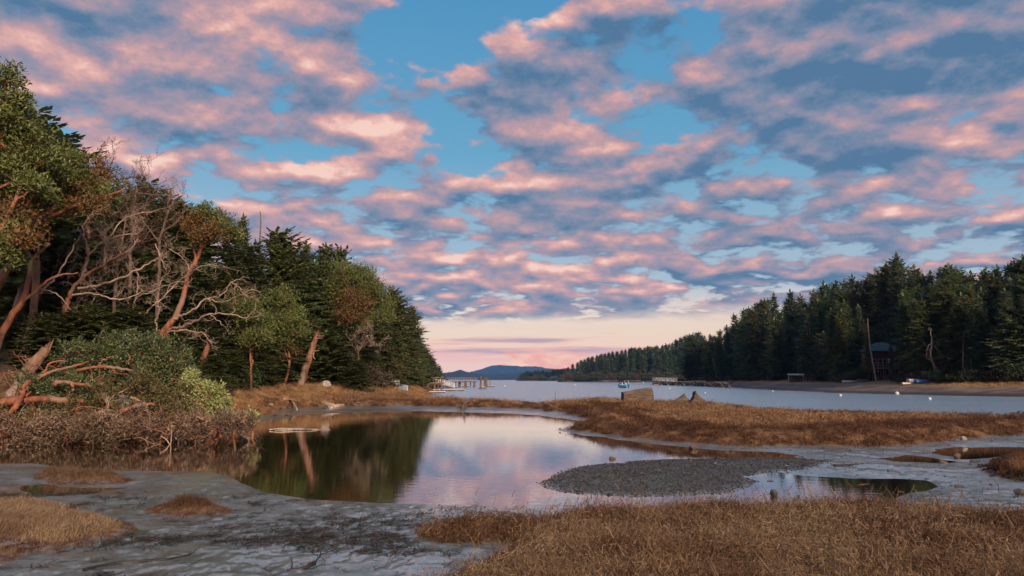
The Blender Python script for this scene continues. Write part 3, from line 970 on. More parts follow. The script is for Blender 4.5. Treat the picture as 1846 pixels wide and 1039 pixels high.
bare_tree('bare_tree', 'leafless grey tree branching against the sky on the left skyline', 47,
          [([(190, 470), (190, 380), (188, 322), (184, 300)], 0.14, 0.06), ([(189, 350), (225, 322), (262, 318)], 0.07, 0.03), ([(189, 370), (240, 350), (292, 352)], 0.07, 0.03), ([(188, 320), (200, 300), (205, 285)], 0.05, 0.03),
           ([(190, 400), (225, 370), (240, 330)], 0.06, 0.03)], 21, BARK_DARK, BARK_DARK, 3, 1.5, 4, spread=0.8, up=0.1)
bare_tree('dead_madrone', 'dead madrone with tangled bleached twigs and orange torn base', 41,
          [([(118, 556), (126, 532), (150, 500), (188, 478), (226, 455)], 0.15, 0.05), ([(150, 500), (160, 462), (200, 430), (250, 420)], 0.09, 0.03), ([(140, 520), (190, 512), (240, 490), (280, 470)], 0.08, 0.03),
           ([(126, 532), (170, 530), (215, 540), (252, 528)], 0.06, 0.025), ([(188, 478), (196, 430), (230, 392), (280, 380)], 0.06, 0.02), ([(160, 462), (150, 410), (170, 380)], 0.05, 0.02)],
          22, BARK_GREY, BARK_GREY, 3, 1.25, 3, trunk_bark=BARK_RED)
bare_tree('dead_madrone', 'dark dead madrone with fine twigs below the leaning red madrone', 39,
          [([(40, 640), (58, 560), (66, 500), (70, 440)], 0.12, 0.04), ([(62, 540), (100, 500), (130, 450), (150, 420)], 0.07, 0.02), ([(66, 500), (40, 460), (20, 430)], 0.06, 0.02), ([(64, 520), (100, 530), (130, 560)], 0.05, 0.02)],
          23, BARK_GREY, BARK_DARK, 3, 1.2, 3)
for k, (Y, limbs, lab) in enumerate(((50, [([(236, 470), (238, 400), (244, 352), (250, 326)], .12, .04), ([(240, 390), (270, 356), (284, 336)], .06, .025), ([(238, 420), (214, 380), (208, 350)], .06, .025)], 'bare brown tree with a haze of twigs right of the leafless skyline tree'),
                                     (48, [([(286, 500), (290, 430), (300, 392), (306, 372)], .12, .04), ([(290, 440), (262, 404), (250, 384)], .06, .025), ([(292, 420), (322, 396), (334, 378)], .06, .025)], 'bare brown tree with a haze of twigs left of the big madrone crown'),
                                     (43, [([(206, 560), (212, 480), (222, 430), (226, 400)], .11, .04), ([(214, 470), (240, 440), (262, 430)], .06, .025), ([(212, 490), (190, 440), (176, 410)], .06, .025)], 'bare brown tree in the tangle under the skyline left of the big madrone'))):
    bare_tree('bare_tree', lab, Y, limbs, 26 + k, BARK_DARK, mat('brown_twig', (0.15, 0.092, 0.068), (0.08, 0.05, 0.038), 0.9, 3.0), 3, 1.5, 2, spread=0.85, up=0.08)
# the big madrone: orange trunk, bleached dead limbs reaching right, rust and green crown
t_main = madrone('madrone_tree', 'big madrone with bare orange trunk leaning right and bleached dead limbs', 'madrone', 44,
                 [([(262, 634), (271, 620), (305, 586), (323, 559), (332, 528), (339, 494), (354, 469), (366, 438), (362, 412)], 0.24, 0.08),
                  ([(362, 450), (376, 436), (392, 424)], 0.09, 0.05), ([(354, 469), (348, 446), (346, 424)], 0.08, 0.04), ([(268, 630), (296, 606), (312, 592)], 0.2, 0.12)],
                 [(352, 408, 24, 0), (376, 398, 25, .4), (398, 408, 24, 0), (414, 424, 20, .6), (364, 384, 16, .8), (388, 426, 22, -.8), (360, 430, 18, -.6)], LEAF_MAD, 14, leaf=0.17, clumps=80, rust=(5, 6, 0))
rng_m = np.random.default_rng(77)
dead_l, dead_t = Geo(), Geo()
o_main = np.array(t_main.location)
for path, r0, r1, n_every in ([[(310, 580), (328, 568, -.4), (348, 559, -.8), (372, 539, -1), (397, 534, -1.2), (416, 509, -1.4)], .10, .03, 3], [[(372, 539, -1), (400, 545, -1.4), (424, 536, -1.8), (440, 530, -2)], .05, .02, 3],
                              [[(304, 594), (324, 590, -.6), (345, 582, -1), (379, 566, -1.5), (416, 568, -1.8), (444, 574, -2)], .10, .03, 4], [[(300, 600), (318, 597, -.8), (339, 596, -1.2), (368, 602, -1.6)], .09, .045, 6],
                              [[(379, 566, -1.5), (392, 578, -1.8), (402, 586, -2)], .045, .02, 8], [[(338, 500), (352, 486, -.5), (372, 478, -.8), (394, 480, -1)], .05, .02, 3],
                              [[(258, 571, -.4), (270, 556, -.6), (283, 546, -.8), (302, 528, -.8), (323, 506, -.6)], .075, .03, 2], [[(256, 573, -.4), (250, 562, -.5), (240, 556, -.5), (246, 538, -.5), (268, 528, -.5), (290, 518, -.4), (320, 508, -.2)], .07, .03, 2],
                              [[(283, 598), (281, 575, -.3), (288, 560, -.4), (284, 540, -.5), (288, 516, -.5), (300, 490, -.5)], .06, .02, 2], [[(246, 538, -.5), (248, 505, -.6), (242, 480, -.6), (222, 450, -.6)], .05, .02, 2],
                              [[(300, 626, -.8), (322, 622, -1.2), (336, 612, -1.4), (360, 606, -1.6)], .04, .015, 3], [[(323, 506, -.6), (340, 492, -.9), (334, 470, -1), (310, 452, -1)], .045, .02, 2], [[(280, 440), (292, 470, -.3), (300, 490, -.4)], .04, .02, 2],
                              [[(416, 509, -1.4), (428, 516, -1.6), (440, 528, -1.6)], .035, .015, 2]):
    C = curve(limb(path, 44), 5, 0.035, rng_m) - o_main
    dead_l.tube(C, np.linspace(r0, r1, len(C)) * 0.8, 6)
    for k in range(len(C) // 3, len(C), n_every):
        d = (C[k] - C[k - 1]); d = d / np.linalg.norm(d) + rng_m.normal(0, 0.8, 3)
        sprout(dead_t, rng_m, C[k], d, rng_m.uniform(0.4, 1.0), max(0.014, r1 * 0.6), 2, 0.05, 0.38)
    sprout(dead_t, rng_m, C[-1], C[-1] - C[-2], 0.9, r1 * 0.8, 2, 0.02, 0.36)
tag(link('dead_limbs', dead_l.mesh('dead_limbs', BARK_GREY, True), t_main), 'bleached bare limbs reaching to the right')
link('dead_branches', dead_t.mesh('dead_branches', BARK_GREY, True), t_main)

madrone('madrone_tree', 'rounded bright green madrone right of the bleached limb tips', 'madrone', 54, [([(452, 694), (452, 650), (446, 604)], 0.10, 0.06)],
        [(438, 560, 28), (456, 578, 26), (440, 602, 26), (470, 608, 20), (424, 562, 18), (448, 636, 20, .8), (456, 618, 20)], LEAF_MAD, 15, clumps=66, rust=(5,), bark=SNAG_BARK)  # darker bark colour stands in for the shade on this trunk
madrone('madrone_tree', 'light green clumped madrone left of the broken leaning snag', 'madrone', 60, [([(510, 700), (522, 655), (516, 605)], 0.11, 0.06), ([(522, 655), (505, 610), (500, 570)], 0.08, 0.05)],
        [(504, 546, 26), (522, 586, 26), (536, 606, 18), (500, 596, 28), (512, 640, 24), (480, 590, 22), (530, 566, 18), (510, 618, 24), (486, 636, 22)], LEAF_MAD, 16, clumps=66, rust=(4,), bark=SNAG_BARK)  # trunk shade put into the colour: darker bark than the other madrones
madrone('madrone_tree', 'large domed madrone with red inner twigs on the left bank', 'madrone', 72, [([(640, 694), (626, 624), (616, 560), (628, 520)], 0.22, 0.08), ([(620, 590), (646, 552), (662, 520)], 0.12, 0.05)],
        [(618, 500, 28), (648, 504, 30), (672, 528, 24), (604, 534, 26), (640, 545, 30, -1), (664, 582, 24), (628, 575, 28, -1), (586, 510, 18), (690, 546, 18), (690, 575, 18)], LEAF_MAD, 17, clumps=62, rust=(4, 6))
bare_tree('dead_madrone', 'fan of pale dead twigs hanging under the large domed madrone', 68,
          [([(648, 660), (646, 640), (652, 622), (664, 606)], 0.05, 0.025), ([(645, 632), (634, 618), (642, 604)], 0.04, 0.02), ([(650, 622), (672, 616), (684, 622)], 0.04, 0.02)], 24, BARK_DARK, BARK_GREY, 3, 1.3, 2, trunk_bark=BARK_DARK)
madrone('madrone_tree', 'brown leafed scrubby madrone on the bank behind the white dinghies', 'madrone', 88, [([(690, 690), (688, 660), (684, 640)], 0.12, 0.05)],
        [(672, 660, 20), (690, 650, 18), (705, 668, 18), (684, 680, 18), (712, 684, 12)], LEAF_OLIVE, 18, clumps=26, rust=(2,))

# broken snag, dead spire, standing trunks
def snag(name, label, Y, path, r0, r1, bark, seed, stubs=(), cat='snag'):
    rng = np.random.default_rng(seed)
    C = limb(path, Y)
    gz = ground_z(C[0][0], C[0][1])
    C[0][2] = gz - 0.3
    o = np.array((C[0][0], C[0][1], gz))
    t = thing(name, label, cat, o)
    K = curve(C, 6, 0.02, rng) - o
    g = Geo()
    rr = np.linspace(r0, r1, len(K)) * rng.uniform(0.93, 1.07, len(K))
    g.tube(K, rr, 11)
    d = K[-1] - K[-2]; d /= np.linalg.norm(d)
    for k in range(5):                                        # splintered top
        a = rng.uniform(0, 6.28)
        off = np.array((math.cos(a), math.sin(a) * .6, 0)) * r1 * 0.6
        g.tube([K[-1] + off - d * 0.2, K[-1] + off * 0.8 + d * rng.uniform(0.15, 0.5) * r1 * 4], (r1 * 0.45, 0.01), 5)
    link('trunk', g.mesh(name + '_trunk', bark, False), t)
    for a, b, r in stubs:
        s = Geo()
        e = limb([a, b], Y) - o
        s.tube(curve([e[0], (e[0] + e[1]) / 2 + rng.normal(0, 0.05, 3), e[1]], 3), np.linspace(r, r * 0.4, 7), 5)
        link('branch_stub', s.mesh(name + '_stub', BARK_GREY, True), t)
    return t


snag('broken_snag', 'tall broken reddish snag leaning right at the edge of the grass', 62, [(541, 702), (551, 665), (562, 632), (573, 600)], 0.35, 0.18, SNAG_BARK, 31,
     [((571, 606, -.2), (585, 606, -.5), 0.05), ((570, 611, -.2), (582, 610, -.4), 0.04), ((564, 634, -.2), (576, 632, -.4), 0.06), ((566, 636, -.2), (568, 648, -.4), 0.05)])
snag('dead_spire', 'thin dead spire of a conifer poking above the left bank skyline', 63, [(468, 690), (468, 500), (469, 382)], 0.16, 0.035, BARK_DARK, 32, [((468, 392), (473, 390), 0.02), ((468, 400), (463, 398), 0.02)])
snag('tree_trunk', 'short dark red trunk standing below the big madrone limbs', 48, [(358, 690), (364, 655), (374, 625)], 0.22, 0.16, SNAG_BARK, 33)
snag('tree_trunk', 'straight brown trunk rising behind the fallen orange limbs', 38, [(42, 690), (52, 640), (60, 590), (66, 470)], 0.26, 0.16, mat('brown_bark', (0.22, 0.125, 0.070), (0.12, 0.065, 0.04), 0.9, 2.0, 0.02), 34)
snag('tree_trunk', 'pale thin dead trunk upright beside the short red trunk', 52, [(382, 694), (384, 640), (386, 600)], 0.06, 0.03, BARK_GREY, 35)
snag('tree_trunk', 'dark trunk in the shade at the left edge of the forest', 40, [(-2, 690), (8, 640), (22, 590), (40, 520)], 0.26, 0.2, BARK_DARK, 36)

# ---- fallen madrone and brush on the near left bank
fm = thing('fallen_madrone', 'fallen madrone with thick orange limbs sprawled through the brush', 'fallen tree', (*at(0, 745, 0.6)[:2], 0.5))
o_f = np.array(fm.location)
rng_f = np.random.default_rng(9)
for path, r0, r1, Y in ([[(-40, 742), (20, 724), (60, 720), (110, 722), (152, 724)], .26, .13, 29.5], [[(-20, 752), (18, 744), (34, 722), (44, 700), (52, 686)], .16, .10, 29.2], [[(-30, 772), (0, 772), (22, 780)], .2, .10, 28],
                        [[(38, 708), (70, 682), (100, 668), (130, 662), (160, 652)], .11, .05, 30], [[(80, 672), (92, 655), (122, 651)], .06, .04, 30.5], [[(96, 694), (108, 689), (128, 690), (166, 698)], .14, .06, 29.6], [[(128, 690), (132, 702), (128, 716)], .09, .06, 29.6],
                        [[(140, 668), (176, 662), (210, 664), (238, 668)], .09, .07, 30.2], [[(176, 662), (186, 650), (200, 643)], .05, .03, 30.4], [[(218, 741), (238, 735), (258, 728), (280, 730)], .11, .06, 28.6], [[(236, 716), (252, 724), (266, 740)], .07, .04, 28.6],
                        [[(40, 722), (56, 706)], .08, .05, 29.4], [[(130, 740), (150, 734), (175, 736)], .05, .02, 28.8], [[(228, 655), (235, 646), (230, 636)], .04, .02, 31]):
    C = curve(limb(path, Y - 1.3), 6, 0.018, rng_f) - o_f
    g = Geo()
    g.tube(C, np.linspace(r0, r1, len(C)) * (0.72 + 0.10 * np.sin(np.arange(len(C)) * 0.55 + r0 * 90)), 9)
    link('limb', g.mesh('fallen_limb', BARK_RED, True), fm)
g = Geo()
for k in range(26):
    p = limb([(rng_f.uniform(20, 270), rng_f.uniform(655, 745), 0)], 29.5 + rng_f.uniform(-.4, .8))[0] - o_f
    sprout(g, rng_f, p, rng_f.normal(0, 1, 3) * np.array((1, .4, .6)), rng_f.uniform(0.5, 1.1), 0.03, 1, -0.02, 0.3)
link('twigs', g.mesh('fallen_twigs', BARK_RED, True), fm)
snag('split_trunk', 'split grey and brown trunk leaning out of the brush at left', 30.5, [(14, 732), (40, 690), (62, 655), (84, 628)], 0.31, 0.20, mat('split_bark', (0.20, 0.105, 0.062), (0.085, 0.045, 0.03), 0.9, 2.6, 0.04, 7, stretch=(1, 1, .3), c=(0.27, 0.20, 0.165)), 37, cat='trunk')


def shrub(name, label, Y, blobs, leaf_mat, seed, leaf=0.13, clumps=90, per=11, width=0.42, stem=None, lower=-0.6, squash=0.8):
    rng = np.random.default_rng(seed)
    c0 = limb([(np.mean([b[0] for b in blobs]), 760)], Y)[0]
    gz = ground_z(c0[0], c0[1])
    o = np.array((c0[0], c0[1], gz))
    t = thing(name, label, 'shrub', o)
    cr, st = Geo(), Geo()
    for b in blobs:
        c = limb([(b[0], b[1], b[3] if len(b) > 3 else rng.uniform(-.5, .9))], Y)[0] - o
        R = b[2] * Y / F_PX * (1.32 if leaf_mat is not LEAF_DEAD else 1.12)
        pos = foliage(cr, rng, c, R, max(8, int(clumps * (R / 0.7) ** 1.5)), per, leaf, squash, width, 0.20, lower, 0.25, 0.4)
        foot = np.array((c[0] * 0.85 + rng.normal(0, .2), c[1] + 0.5, 0.0))
        foot[2] = ground_z(foot[0] + o[0], foot[1] + o[1]) - gz - 0.05
        C = curve([foot, (foot + c) / 2 + rng.normal(0, 0.2, 3), c], 4, 0.03, rng)
        st.tube(C, np.linspace(0.06, 0.03, len(C)), 5, cap=False)
        for q in pos[::3]:
            st.tube(np.array((c, (c + q) / 2 + rng.normal(0, .08, 3), q)), (0.02, 0.014, 0.006), 3, cap=False)
    for b in blobs:                                           # sprigs that stick out of the mass
        c = limb([(b[0], b[1], 0)], Y)[0] - o
        R = b[2] * Y / F_PX * 1.3
        for _ in range(4 if leaf_mat is not LEAF_DEAD else 9):
            d = rng.normal(0, 1, 3); d[2] = abs(d[2]) if leaf_mat is not LEAF_DEAD else d[2] * .4; d[1] = -abs(d[1]) * .7; d /= np.linalg.norm(d)
            e = c + d * R * rng.uniform(1.1, 1.6)
            K = curve([c + d * R * .5, (c + e) / 2 + d * R * .4 + rng.normal(0, .08 * R, 3), e], 4)
            st.tube(K, np.linspace(.022, .007, len(K)), 4, cap=False)
            for q in K[3::2]:
                foliage(cr, rng, q, .13, 4, 5, leaf, 1.0, width, .5)
    link('foliage', cr.mesh(name + '_foliage', leaf_mat), t)
    link('stems', st.mesh(name + '_stems', stem or BARK_RED, True), t)
    return t


shrub('laurel_shrub', 'dark green glossy shrub heaped behind the orange fallen limbs', 32.5, [(130, 648, 20), (165, 652, 26), (205, 640, 26), (240, 650, 26), (180, 636, 18), (215, 622, 14), (110, 690, 20), (225, 680, 26)], LEAF_LAUREL, 51)
shrub('laurel_shrub', 'fresh green shrub crowning the brush left of the pale leafy bush', 31.5, [(262, 640, 26), (290, 655, 28), (320, 662, 26), (280, 626, 16), (268, 676, 26), (310, 690, 26), (240, 632, 18), (338, 690, 20)], LEAF_LAUREL, 52)
shrub('leafy_shrub', 'pale lime leafed bush at the right end of the brush', 29, [(348, 684, 8), (350, 698, 10), (362, 712, 18), (382, 716, 14), (384, 732, 18), (364, 735, 20), (348, 752, 16), (392, 748, 14), (404, 732, 8), (336, 750, 12), (416, 752, 7), (458, 752, 7)], LEAF_PALE, 53, 0.13, 80, 11)
shrub('leafy_shrub', 'low green foliage under the thick orange limb at far left', 29, [(58, 698, 16), (80, 704, 18), (112, 706, 16), (144, 708, 18), (40, 752, 22), (84, 748, 24), (110, 730, 10), (170, 720, 18)], LEAF_LAUREL, 54)
shrub('olive_shrub', 'olive brown leafy brush sprawling in the middle of the thicket', 28.4, [(130, 752, 24), (165, 748, 24), (200, 752, 26), (240, 758, 26), (190, 730, 20), (275, 720, 24), (305, 735, 26), (280, 752, 24), (320, 760, 24), (250, 700, 20), (60, 770, 20), (20, 765, 20), (100, 766, 22), (145, 775, 18), (225, 775, 20), (345, 772, 18), (0, 740, 20), (330, 735, 20)], LEAF_OLIVE, 55, 0.12, 120, 11)
shrub('dead_brush', 'dry pinkish brown dead foliage trailing into the pond at left', 25.4, [(-20, 778, 26), (20, 782, 20), (60, 784, 20), (100, 780, 22), (140, 779, 22), (180, 777, 22), (30, 770, 18), (120, 772, 20), (165, 770, 20), (75, 772, 20), (205, 780, 18), (-30, 766, 22)], LEAF_DEAD, 56, 0.13, 60, 9, 0.30, stem=BARK_DARK, lower=-.9)
shrub('dead_brush', 'brown dead brush overhanging the pond below the lime bush', 26.6, [(220, 775, 22), (258, 771, 20), (296, 773, 18), (330, 774, 17), (365, 769, 18), (395, 765, 16), (425, 762, 14), (446, 760, 10), (345, 765, 16), (290, 768, 18)], LEAF_DEAD, 57, 0.13, 60, 9, 0.30, stem=BARK_DARK, lower=-.9)
for k, (x0, x1, Y, lab) in enumerate(((-20, 130, 25.6, 'tangle of bare reddish twigs in the dead foliage at far left'), (130, 290, 26.0, 'tangle of bare twigs in the dead foliage below the olive brush'), (290, 455, 26.6, 'tangle of bare twigs at the right end of the dead brush'))):
    rk = np.random.default_rng(90 + k)
    c0 = limb([((x0 + x1) / 2, 785)], Y)[0]
    c0[2] = ground_z(c0[0], c0[1])
    tt = thing('twig_tangle', lab, 'twigs', c0)
    for part, mm, cnt in (('twigs', BARK_RED, 26), ('branches', BARK_GREY, 16)):
        gg = Geo()
        for q in range(cnt):
            px = rk.uniform(x0, x1)
            p = limb([(px, rk.uniform(762, 792) - max(0, px - 330) * .08)], Y + rk.uniform(-.3, .9))[0] - c0
            sprout(gg, rk, p, rk.normal(0, 1, 3) * np.array((1, .7, .45)), rk.uniform(.5, 1.1), rk.uniform(.012, .03), 2, -0.01, .3)
        link(part, gg.mesh('tangle_' + part, mm, True), tt)
for k, (pts, Y, r, m_, lab) in enumerate((([(196, 724), (208, 712), (224, 704), (232, 700)], 28.4, .05, BARK_GREY, 'bleached forked stick sticking up in the brush'), ([(150, 778), (158, 783), (164, 787)], 26.2, .07, BARK_GREY, 'short grey driftwood stub lying in the dead foliage'),
                                         ([(310, 766), (309, 790), (307, 806)], 26.0, .03, BARK_GREY, 'thin pale stick hanging down into the pond from the brush'), ([(0, 792), (30, 796), (70, 800), (90, 798)], 25.8, .05, BARK_GREY, 'long pale bare branch lying low at the left waterline'))):
    rng_k = np.random.default_rng(k)
    C = curve(limb(pts, Y), 5, 0.012, rng_k)
    g = Geo()
    g.tube(C - C[0], np.linspace(r, r * 0.45, len(C)), 6)
    o = link('stick', g.mesh('stick', m_, True), None, C[0])
    tag(o, lab, 'stick')

# ------------------------------------------------------------------ far shores
FIR_R = [conifer_meshes('shore_fir_%d' % i, 80 + i, 20.0, (4.4, 3.6, 5.0, 4.0, 4.6, 3.3)[i], 0.48, 0.85, (0.03, 0.10, 0.02, 0.20, 0.05, 0.08)[i], (NEEDLE_R, NEEDLE_R, NEEDLE_R, NEEDLE_Y, NEEDLE_Y, NEEDLE_R)[i], (0.8, 0.9, 0.55, 0.62, 0.75, 0.95)[i], (0.2, 0.3, 0.18, 0.24, 0.3, 0.22)[i], 0.15) for i in range(6)]
FIR_FAR = [conifer_meshes('far_fir_%d' % i, 120 + i, 20.0, (4.2, 4.8, 3.6)[i], 0.8, 1.6, (0.26, 0.38, 0.22)[i], NEEDLE_R, (0.6, 0.5, 0.8)[i], 0.2, 0.1) for i in range(3)]
SKYLINE_R = np.array([(1190, 645), (1200, 640), (1230, 622), (1260, 602), (1290, 592), (1312, 580), (1340, 560), (1400, 532), (1430, 525), (1450, 527), (1480, 516), (1500, 508), (1522, 512), (1550, 488),
                      (1580, 492), (1600, 480), (1625, 463), (1650, 480), (1700, 482), (1745, 474), (1790, 478), (1846, 464), (1920, 460), (2000, 455)], float)


def column_at(px, depth):
    """Where the pixel column px meets the line `depth` metres inland on the right shore."""
    Ys = np.linspace(70, 390, 640)
    Xs = (px - W_PX / 2) / F_PX * (math.cos(PITCH) * Ys)
    d = sdf(LAND_R, Xs, Ys)
    k = np.argmax(d > depth)
    return (float(Xs[k]), float(Ys[k])) if d[k] > depth else None


rng_r = np.random.default_rng(17)
special_r = {}
rows = ((17, 62, 30, 13), (24, 34, 22, 12.5), (33, 10, 10, 12.5))
for ri, (dep, drop, var, stepx) in enumerate(rows):
    px = 1196 + ri * 4
    while px < 1905:
        q = column_at(px + rng_r.uniform(-4, 4), (dep + rng_r.uniform(-2, 3)) * np.interp(px, (1200, 1320), (0.3, 1.0)))
        skip = (ri == 0 and (1562 < px < 1634 or 1418 < px < 1452)) or (ri == 1 and 1556 < px < 1640)
        if q and not skip:
            z = ground_z(*q)
            top = np.interp(px, SKYLINE_R[:, 0], SKYLINE_R[:, 1]) + max(0, drop + rng_r.normal(0, var)) * (q[1] and min(1.0, 150 / q[1]))
            Ht = atd(px, top, q[1])[2] - z
            if Ht > 4:
                lab = ('fir in the front rank at the foot of the right shore forest', 'fir in the middle rank of the right shore forest', 'fir whose top forms the skyline of the right shore forest')[ri]
                t = place_conifer(FIR_R[rng_r.integers(0, 6)], (q[0], q[1], z - 0.15), Ht, 20.0, lab, 'firs of the right shore forest, ' + ('front rank', 'middle rank', 'skyline')[ri],
                              rng_r.uniform(0, 6.28), rng_r.uniform(0.95, 1.25) * (1.25 if Ht < 12 else 1.0) * np.interp(px, (1200, 1340), (1.7, 1.0)), tuple(rng_r.normal(0, 0.02, 2)))
                RANKED.append((t, px, ('front rank firs', 'middle rank firs', 'skyline firs')[ri], 'right'))
        px += stepx * rng_r.uniform(0.8, 1.2) * (0.6 if px < 1300 and ri != 1 else 1.0)
for px, dep, top, v, wide, lab in ((1626, 30, 461, 1, 0.8, 'tallest spire-topped fir on the right shore skyline'), (1567, 14.9, 588, 3, 0.6, 'bright green fir beside the leaning pale trunk on the right shore'),
                                   (1634, 15.5, 600, 1, 1.2, 'low fir standing at the right corner of the red house'), (1609, 16.0, 622, 3, 0.7, 'thin fir half hiding the front of the red house'), (1526, 16.5, 560, 4, 1.0, 'yellow green fir at the edge of the right shore beach'), (1670, 17, 530, 2, 0.9, 'shaggy fir behind the twisted pale snag on the right shore')):
    q = column_at(px, dep)
    z = ground_z(*q)
    place_conifer(FIR_R[v], (q[0], q[1], z - 0.1), atd(px, top, q[1])[2] - z, 20.0, lab, None, 1.0 + px, wide)

# undergrowth along the foot of the right forest
UNDER = mat('undergrowth_leaves', (0.050, 0.070, 0.026), (0.026, 0.040, 0.016), 0.7, 0.5, translucent=0.15, tone=0.5)
UNDER_B = mat('undergrowth_brown', (0.11, 0.070, 0.045), (0.060, 0.040, 0.026), 0.8, 0.5, translucent=0.1, tone=0.5)
shrub_v = []
for i in range(3):
    rg = np.random.default_rng(200 + i)
    c_, s_ = Geo(), Geo()
    for k in range(5):
        c = np.array((rg.uniform(-1.6, 1.6), rg.uniform(-.6, .6), rg.uniform(0.5, 1.4)))
        pos = foliage(c_, rg, c, rg.uniform(0.7, 1.1), 40, 6, 0.30, 0.9, 0.5)
        for q in pos[::3]:
            s_.tube(np.array(((c[0] * .6, c[1] * .6, -0.1), c * (.8, .8, .6), q)), (0.04, 0.03, 0.012), 3, cap=False)
    shrub_v.append((c_.mesh('undergrowth_foliage', (UNDER, UNDER_B, UNDER)[i]), s_.mesh('undergrowth_stems', BARK_DARK)))
px = 1205
while px < 1900:
    q = column_at(px, rng_r.uniform(13.5, 15.5) * np.interp(px, (1200, 1320), (0.3, 1.0)))
    if q and not (1572 < px < 1612 or 1418 < px < 1452):
        v = shrub_v[rng_r.integers(0, 3)]
        t = thing('undergrowth_shrub', 'low dark bush in the undergrowth at the top of the right beach', 'shrub', (q[0], q[1], ground_z(*q) - 0.1), rng_r.uniform(-.5, .5), 'bushes along the foot of the right shore forest')
        s = rng_r.uniform(0.7, 1.25); t.scale = (s * 1.2, s, s * rng_r.uniform(0.7, 1.1))
        link('foliage', v[0], t); link('stems', v[1], t)
        RANKED.append((t, px, 'low dark bushes', 'right'))
    px += rng_r.uniform(11, 22)
for px, Y, s, v, lab in ((470, 60, .8, 1, 'brown bush under the firs behind the dry grass'), (445, 56, .9, 0, 'dark low bush at the grass edge left of the brown bush'), (660, 78, 1.0, 1, 'russet bush at the foot of the domed madrone'), (700, 90, .9, 1, 'brown bush right behind the white dinghies'),
                         (725, 104, 1.2, 2, 'dark bush on the bank above the pier ramp'), (610, 70, .7, 2, 'small dark bush under the broad low fir'), (640, 76, .8, 0, 'dark bush between the low fir and the domed madrone'), (395, 52, .9, 0, 'dark bush behind the lime leafed bush'),
                         (745, 125, 1.5, 2, 'dark bush on the shore behind the pier deck'), (765, 150, 1.6, 2, 'dark bush at the waterline behind the tall pilings'), (785, 185, 1.8, 0, 'farthest dark bush under the tip of the left bank'), (500, 64, .7, 1, 'brown bush just left of the broken snag')):
    p = on_ground(px, Y, -0.1)
    t = thing('undergrowth_shrub', lab, 'shrub', p, px)
    t.scale = (s, s, s)
    link('foliage', shrub_v[v][0], t); link('stems', shrub_v[v][1], t)

BARK_PALE = mat('pale_bark', (0.30, 0.22, 0.165), (0.17, 0.12, 0.09), 0.9, 1.6, 0.02, 7)
# pale leaning trunk and twisted snag of the right shore
q = column_at(1580, 15.5)
snag('leaning_trunk', 'pale bare trunk leaning left in front of the red house', q[1], [(1580, 686), (1572, 645), (1567, 610), (1564, 574)], 0.20, 0.06, BARK_PALE, 61)
for k, (px, top, lab) in enumerate(((1497, 640, 'thin pale trunk at the forest edge right of the boat shed'), (1655, 630, 'thin pale trunk left of the pale twisted snag'), (1735, 600, 'tall thin pale trunk above the dry grass strip'), (1752, 645, 'short pale trunk right of the tall one above the dry grass strip'), (1792, 650, 'short pale trunk near the right edge above the dry grass'), (1345, 640, 'thin pale trunk on the rocky shore well left of the shed'))):
    q = column_at(px, 14.6)
    snag('dead_tree', lab, q[1], [(px, 687), (px - 1 + k % 3, (687 + top) / 2), (px - 2 + 2 * (k % 3), top)], 0.13, 0.05, BARK_PALE, 160 + k, cat='dead tree')
q = column_at(1682, 15.0)
bare_tree('twisted_snag', 'pale twisted snag with drooping dead limbs on the right shore', q[1] - 1.0, [([(1690, 684), (1684, 660), (1678, 640), (1680, 616), (1678, 600)], 0.20, 0.08), ([(1680, 620), (1692, 632), (1698, 648)], 0.09, 0.04), ([(1680, 618), (1672, 628), (1670, 640)], 0.08, 0.03),
          ([(1684, 660), (1698, 672), (1706, 682)], 0.1, 0.04)], 62, BARK_GREY, BARK_GREY, 2, 1.2, 4)
q = column_at(1395, 12.0)
bare_tree('bare_madrone', 'bare twisting trunk among the firs above the rocky right shore', column_at(1390, 16)[1], [([(1392, 686), (1388, 660), (1384, 640), (1388, 618)], 0.2, 0.07), ([(1386, 645), (1394, 632), (1396, 615)], 0.08, 0.03)], 63, BARK_DARK, BARK_DARK, 2, 1.5, 4)
q = column_at(1290, 14.0)
snag('leaning_trunk', 'pale leaning dead trunk on the rocky shore left of the shed', q[1], [(1294, 684), (1290, 668), (1285, 646)], 0.25, 0.12, BARK_GREY, 64)


